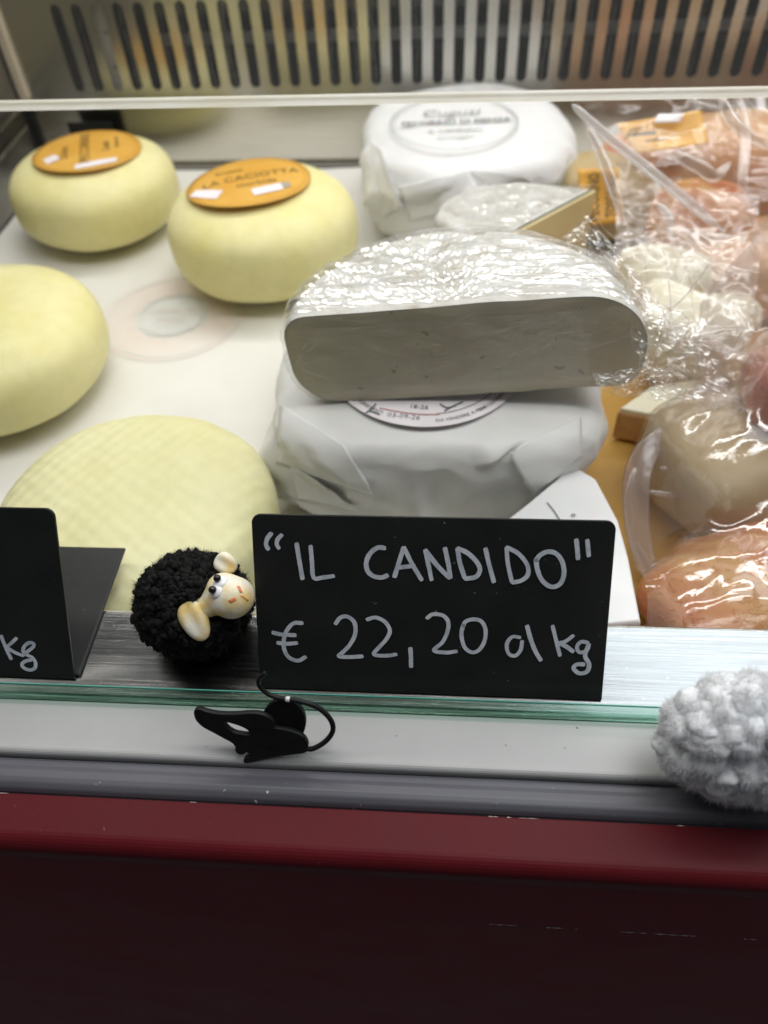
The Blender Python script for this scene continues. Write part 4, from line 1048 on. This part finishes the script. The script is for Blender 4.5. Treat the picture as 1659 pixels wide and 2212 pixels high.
PRICE = [[(290,525),(250,528),(220,568),(214,620),(232,660),(270,676),(302,660)], [(168,563),(205,571),(262,574)], [(187,604),(225,608),(268,605)],
 [(420,530),(440,504),(470,500),(497,525),(499,570),(478,612),(450,642),(434,658),(480,661),(530,658)],
 [(545,512),(580,503),(618,520),(638,555),(624,590),(595,622),(574,650),(620,656),(665,650)],
 [(720,624),(722,660),(723,702)],
 [(785,507),(810,490),(850,495),(871,520),(868,560),(848,602),(814,634),(860,643),(906,638)],
 [(932,530),(924,570),(936,620),(965,642),(995,632),(1017,595),(1020,550),(1003,518),(970,510),(940,520),(930,540)],
 [(1160,583),(1128,580),(1106,608),(1112,646),(1138,656),(1160,634),(1167,596)], [(1186,535),(1201,590),(1221,640),(1242,675)],
 [(1288,535),(1302,592),(1318,656)], [(1372,574),(1340,598),(1308,606)], [(1312,604),(1345,620),(1372,640)],
 [(1432,604),(1402,600),(1386,620),(1396,642),(1425,634),(1434,608)], [(1432,612),(1418,655),(1434,688),(1426,718),(1396,726),(1372,706),(1386,690),(1416,690)]]
ink_strokes('lettering', NAME, cv, MO, 0.00128, MARKER, mb); ink_strokes('lettering', PRICE, cv, MO, 0.00122, MARKER, mb, 0.00016)
# left tag, cut by the frame
LO = Vector((-0.1113-0.0515, 0.0006, 0.0006))
left = empty('price_tag', (LO.x, 0.004, 0), 'black price tag at the left edge with handwritten white Kg', 'price tag', 'black price tags')
lb = board('board', LO, 0.1033, 0.0556, TH, TAGBLACK, left)
box('foot', (LO.x-0.0516, 0.0018, 0.0002), (LO.x+0.0530, 0.0530, 0.0013), TAGBLACK, left, 0.0004)
cl = lambda x, y: (0.32*x, 995.4+0.32*y)
KG = [[(8,1178),(40,1258),(78,1338)], [(115,1194),(75,1232),(40,1258)], [(48,1258),(95,1288),(150,1312)],
      [(150,1316),(190,1284),(228,1252),(226,1230),(194,1228),(164,1256),(160,1292),(192,1312),(222,1328),(242,1362),(236,1398),(202,1410),(164,1396),(150,1372),(176,1350),(216,1342)]]
ink_strokes('lettering', KG, cl, LO, 0.00118, MARKER, lb)

# ================================================================ wool helper
def ico(sub):
    bm = bmesh.new(); bmesh.ops.create_icosphere(bm, subdivisions=sub, radius=1.0)
    v = [x.co.copy() for x in bm.verts]; f = [tuple(q.index for q in p.verts) for p in bm.faces]; bm.free(); return v, f
ICO2, ICO3 = ico(2), ico(3)
def wool(name, c, rad, n, s0, s1, nf, flen, fw, mat_, parent, seed, sub=ICO2, rough=0.35, skip=None, core=0.9, elong=1.3):
    rr = random.Random(seed); vs = []; fs = []; c = Vector(c); rad = Vector(rad)
    V, F = ICO3
    b = 0
    for q in V: vs.append(c+Vector((q.x*rad.x, q.y*rad.y, q.z*rad.z))*core)
    fs += [tuple(i for i in f) for f in F]
    V, F = sub; surf = []
    for k in range(n):
        zz = 1-2*(k+0.5)/n; a = k*2.399963+rr.uniform(-0.15, 0.15); r_ = math.sqrt(max(0, 1-zz*zz))
        d = Vector((r_*math.cos(a), r_*math.sin(a), zz)); d = (d+Vector((rr.gauss(0,1), rr.gauss(0,1), rr.gauss(0,1)))*0.05).normalized()
        p = c+Vector((d.x*rad.x, d.y*rad.y, d.z*rad.z))*rr.uniform(0.93, 1.05)
        if skip and skip(p): continue
        s = rr.uniform(s0, s1); m = Euler((rr.uniform(0, 6.28), rr.uniform(0, 6.28), rr.uniform(0, 6.28))).to_matrix() @ Matrix.Diagonal((s*rr.uniform(0.8, 1.0), s, s*rr.uniform(1.0, elong)))
        b = len(vs)
        for q in V:
            d2 = 1+rough*nz(q, 1.6, k*0.37)+rough*0.45*nz(q, 4.5, k*0.61)+(0.10*nz(q, 11.0, k*0.21) if sub is ICO3 else 0)
            vs.append(p+m @ (q*d2))
        fs += [tuple(b+i for i in f) for f in F]
        surf.append((p, d, s))
    nb = len(fs)
    for k in range(nf):
        p, d, s = rr.choice(surf)
        u = (d+Vector((rr.gauss(0,1), rr.gauss(0,1), rr.gauss(0,1)))*0.75).normalized()
        if u.dot(d) < 0: u = -u
        t = u.cross(Vector((rr.gauss(0,1), rr.gauss(0,1), rr.gauss(0,1)))).normalized()
        bnd = Vector((rr.gauss(0,1), rr.gauss(0,1), rr.gauss(0,1)))*flen*0.4
        p0 = p+u*s*0.85; l = flen*rr.uniform(0.4, 1.1); wv = t*fw
        p1 = p0+u*l*0.5+bnd*0.3; p2 = p0+u*l+bnd
        b = len(vs); vs += [p0-wv, p0+wv, p1-wv*0.8, p1+wv*0.8, p2]
        fs += [(b, b+1, b+3, b+2), (b+2, b+3, b+4)]
    o = mesh(name, vs, fs, mat_, parent)
    sm = [True]*nb+[False]*(len(fs)-nb); o.data.polygons.foreach_set('use_smooth', sm)
    return o

# ================================================================ black woolly sheep
SB = Vector((-0.0738, 0.0198, 0.0159))
sheep = empty('toy_sheep', (SB.x, SB.y, 0), 'little black woolly sheep figurine with cream clay face on the steel ledge', 'sheep figurine')
D0 = (SB-CAM).dot(CF)+0.0020
HEADC = PD(495, 1288, D0-0.014)
wool('wool', SB, (0.0168, 0.0155, 0.0149), 1500, 0.0008, 0.0016, 46000, 0.0015, 0.000042, WOOLB, sheep, 11, ICO2, 1.0, lambda p: (p-CAM).dot(CF) < D0-0.004 and ((p-HEADC).length < 0.0075 or (p-PD(421, 1342, D0-0.0150)).length < 0.0052 or (p-PD(446, 1318, D0-0.0145)).length < 0.0040))
def meta(elems, res=0.05, scale=100.0):
    mb_ = bpy.data.metaballs.new('m'); mb_.resolution = res; mb_.render_resolution = res; mb_.threshold = 0.25
    o_ = bpy.data.objects.new('m', mb_); COL.objects.link(o_)
    for (p, r_, sz, rot) in elems:
        e = mb_.elements.new(type='ELLIPSOID'); e.co = Vector(p)*scale; e.radius = r_*scale*1.3
        e.size_x, e.size_y, e.size_z = sz; e.rotation = rot
    bpy.context.view_layer.update(); dg = bpy.context.evaluated_depsgraph_get()
    me = bpy.data.meshes.new_from_object(o_.evaluated_get(dg))
    for v_ in me.vertices: v_.co /= scale
    bpy.data.objects.remove(o_); bpy.data.metaballs.remove(mb_)
    return me
def cam_rot(ang, tilt=0.0):
    # rotation whose local x lies in the image plane at ang (clockwise from right)
    x = (CR*math.cos(ang)-CU*math.sin(ang)+CF*math.sin(tilt)).normalized(); y = CF.cross(x).normalized(); z = x.cross(y)
    return Matrix((x, y, z)).transposed().to_quaternion()
I = (1, 0, 0, 0)
hd = meta([(PD(503, 1291, D0-0.0165), 0.0066, (1.0, 1.08, 0.9), cam_rot(R(60))),
           (PD(482, 1272, D0-0.0150), 0.0054, (1.0, 1.0, 0.9), I),
           (PD(466, 1298, D0-0.0145), 0.0048, (1.0, 0.9, 0.9), I), (PD(444, 1312, D0-0.0145), 0.0040, (1.0, 0.9, 0.8), I)], 0.045)
head = link('head', hd, CLAY, sheep, True)
def ear_mesh(c, L, Wd, T, ang, cup, depth, tilt=0.0):
    x = (CR*math.cos(ang)-CU*math.sin(ang)+CF*math.sin(tilt)).normalized(); z = -(CF-x*CF.dot(x)).normalized(); y = z.cross(x)
    vs = []; fs = []; nu, nv = 28, 20
    for j in range(nv+1):
        t = math.pi*j/nv
        for i in range(nu):
            a = 2*math.pi*i/nu
            wd = Wd*math.sin(t)**0.8*(1.0+0.18*math.cos(t))
            lx = -math.cos(t)*L; ly = wd*math.cos(a); lz = T*math.sin(t)**0.7*math.sin(a)
            lz -= cup*math.exp(-(ly/(Wd*0.42))**2)*math.sin(t)*(1 if math.sin(a) > 0 else 0.6)
            vs.append(c+x*lx+y*ly+z*lz)
    for j in range(nv):
        for i in range(nu): fs.append((j*nu+i, j*nu+(i+1) % nu, (j+1)*nu+(i+1) % nu, (j+1)*nu+i))
    return vs, fs
v1, f1 = ear_mesh(PD(421, 1342, D0-0.0165), 0.0062, 0.0041, 0.0026, R(62), 0.0009, 0)
mesh('ear', v1, f1, CLAY, sheep, True)
v1, f1 = ear_mesh(PD(488, 1218, D0-0.0100), 0.0036, 0.0032, 0.0022, R(30), 0.0010, 0)
mesh('ear', v1, f1, CLAY, sheep, True)
tv_ = BVHTree.FromPolygons([v.co.copy() for v in hd.vertices], [tuple(p.vertices) for p in hd.polygons])
def hit(px, py):
    d = ray(px, py).normalized(); h_ = tv_.ray_cast(CAM, d); return h_
def sphere_part(name, px, py, r, sc, mat_, parent, sink=0.4):
    h_ = hit(px, py); p = h_[0] if h_[0] else PD(px, py, D0-0.016)
    n = h_[1] if h_[1] else -CF
    V, F = ICO3; m = n.to_track_quat('Z', 'Y').to_matrix()
    return mesh(name, [p-n*r*sink*sc[2]+m @ Vector((q.x*r*sc[0], q.y*r*sc[1], q.z*r*sc[2])) for q in V], F, mat_, parent, True)
ew1 = sphere_part('eye', 476, 1256, 0.00225, (1, 1, 0.55), EYEW, head, 0.3); ew2 = sphere_part('eye', 466, 1277, 0.00215, (1, 1, 0.55), EYEW, head, 0.3)
def bead(name, base, px, py, r, parent):
    p = PD(px, py, (sum((v.co for v in base.data.vertices), Vector())/len(base.data.vertices)-CAM).dot(CF)-0.0012)
    V, F = ICO3; return mesh(name, [p+q*r for q in V], F, EYEB, parent, True)
bead('pupil', ew1, 469, 1249, 0.00112, ew1); bead('pupil', ew2, 459, 1274, 0.00118, ew2)
def decal(name, poly, mat_, parent, lift=0.00012):
    n = 5; a, b, c, d = poly; vs = []; fs = []
    for j in range(n+1):
        for i in range(n+1):
            u, v = i/n, j/n
            x = a[0]*(1-u)*(1-v)+b[0]*u*(1-v)+c[0]*u*v+d[0]*(1-u)*v; y = a[1]*(1-u)*(1-v)+b[1]*u*(1-v)+c[1]*u*v+d[1]*(1-u)*v
            h_ = hit(x, y)
            if not h_[0]: return None
            vs.append(h_[0]+h_[1]*lift)
    for j in range(n):
        for i in range(n):
            q = j*(n+1)+i; fs.append((q, q+1, q+n+2, q+n+1))
    o_ = mesh(name, vs, fs, mat_, parent, True); solid(o_, 0.0002, 1); return o_
decal('nostril', [(511, 1266), (518, 1266), (524, 1280), (518, 1280)], ORANGEP, head)
decal('nostril', [(493, 1297), (508, 1290), (511, 1296), (498, 1303)], ORANGEP, head)
decal('mouth', [(518, 1286), (524, 1286), (537, 1296), (535, 1299)], ORANGEP, head)

# ================================================================ white woolly toy at right
fc = Vector((0.0862, -0.0203, 0.0208))
fluffy = empty('toy_sheep', (fc.x, fc.y, 0.0), 'fluffy white woollen toy on the white sill, cut off at right', 'wool toy')
wool('wool', fc, (0.0222, 0.0112, 0.0192), 230, 0.0030, 0.0046, 150000, 0.0017, 0.000055, WOOLW, fluffy, 23, ICO3, 0.26, None, 1.03, 1.3)

# ================================================================ mouse ornament
MLEAN = R(24); MU = Vector((0, math.sin(MLEAN), math.cos(MLEAN))); MN = Vector((0, -math.cos(MLEAN), math.sin(MLEAN)))
mo = P(600, 1634, z=0.0003); mo.y -= 0.0006
mouse = empty('mouse_ornament', mo, 'flat black cut-out mouse with curling wire tail leaning on the white sill', 'ornament')
cm = lambda x, y: (398.1+0.22*x, 1426.7+0.22*y)
OUT = [(108,505),(120,475),(160,468),(220,490),(330,512),(480,518),(640,508),(740,512),(830,545),(880,590),(884,640),(855,645),(950,660),(1080,690),(1170,740),(1210,800),(1205,850),(1180,885),(1000,910),(820,940),(700,970),(612,985),(595,965),(612,945),(660,932),(655,910),(605,870),(595,892),(560,902),(530,890),(512,862),(515,835),(480,790),(400,745),(280,680),(190,630),(130,570)]
HOLE = [(408,597),(470,603),(560,630),(620,660),(646,690),(632,706),(570,702),(500,688),(450,660),(420,628)]
def cutout(name, outer, holes, thick, mat_, parent, off=0.0):
    cu = bpy.data.curves.new('c', 'CURVE'); cu.dimensions = '2D'; cu.fill_mode = 'BOTH'; cu.extrude = thick/2; cu.bevel_depth = 0.00025; cu.bevel_resolution = 1
    ex = Vector((1, 0, 0))
    for lp in [outer]+holes:
        pts = [PN(*cm(x, y), mo, MN) for x, y in lp]
        loc = [((p-mo).dot(ex), (p-mo).dot(MU)) for p in pts]
        sm = catmull([Vector((a, b, 0)) for a, b in loc], 4, True)
        s = cu.splines.new('POLY'); s.points.add(len(sm)-1); s.use_cyclic_u = True
        for q, p in zip(s.points, sm): q.co = (p.x, p.y, 0, 1)
    o_ = bpy.data.objects.new('c', cu); COL.objects.link(o_); dg = bpy.context.evaluated_depsgraph_get()
    me = bpy.data.meshes.new_from_object(o_.evaluated_get(dg)); bpy.data.objects.remove(o_)
    m = Matrix((ex, MU, MN)).transposed()
    for v_ in me.vertices: v_.co = mo+m @ v_.co+MN*off
    return link(name, me, mat_, parent)
cutout('body', OUT, [[(527+(x-527)*1.12, 650+(y-650)*1.22) for x, y in HOLE]], 0.0012, MOUSEBLACK, mouse)
EAR = [(965+212*math.cos(2*math.pi*i/20), 640+222*math.sin(2*math.pi*i/20)) for i in range(20)]
cutout('ear', EAR, [], 0.0012, MOUSEBLACK, mouse, -0.0019)
TAIL = [(1175,850),(1235,862),(1310,838),(1400,780),(1456,700),(1445,610),(1375,512),(1280,440),(1180,402),(1060,382),(940,376),(835,346),(765,290),(728,225),(742,165),(800,112)]
tp = catmull([PN(*cm(x, y), mo, MN)+MN*(0.0004*math.sin(i)) for i, (x, y) in enumerate(TAIL)], 6)
vs = []; fs = []; n = len(tp)
tube(vs, fs, tp, [0.00076 if i < n*0.6 else 0.00076-0.00022*(i-n*0.6)/(n*0.4) for i in range(n)], 12)
tail = mesh('tail', vs, fs, MOUSEBLACK, mouse, True)
vs = []; fs = []; k = min(range(n), key=lambda i: (tp[i]-PN(*cm(1015, 378), mo, MN)).length)
tube(vs, fs, tp[k-1:k+2], 0.00080, 12); mesh('paint_chip', vs, fs, WHITECHIP, tail, True)
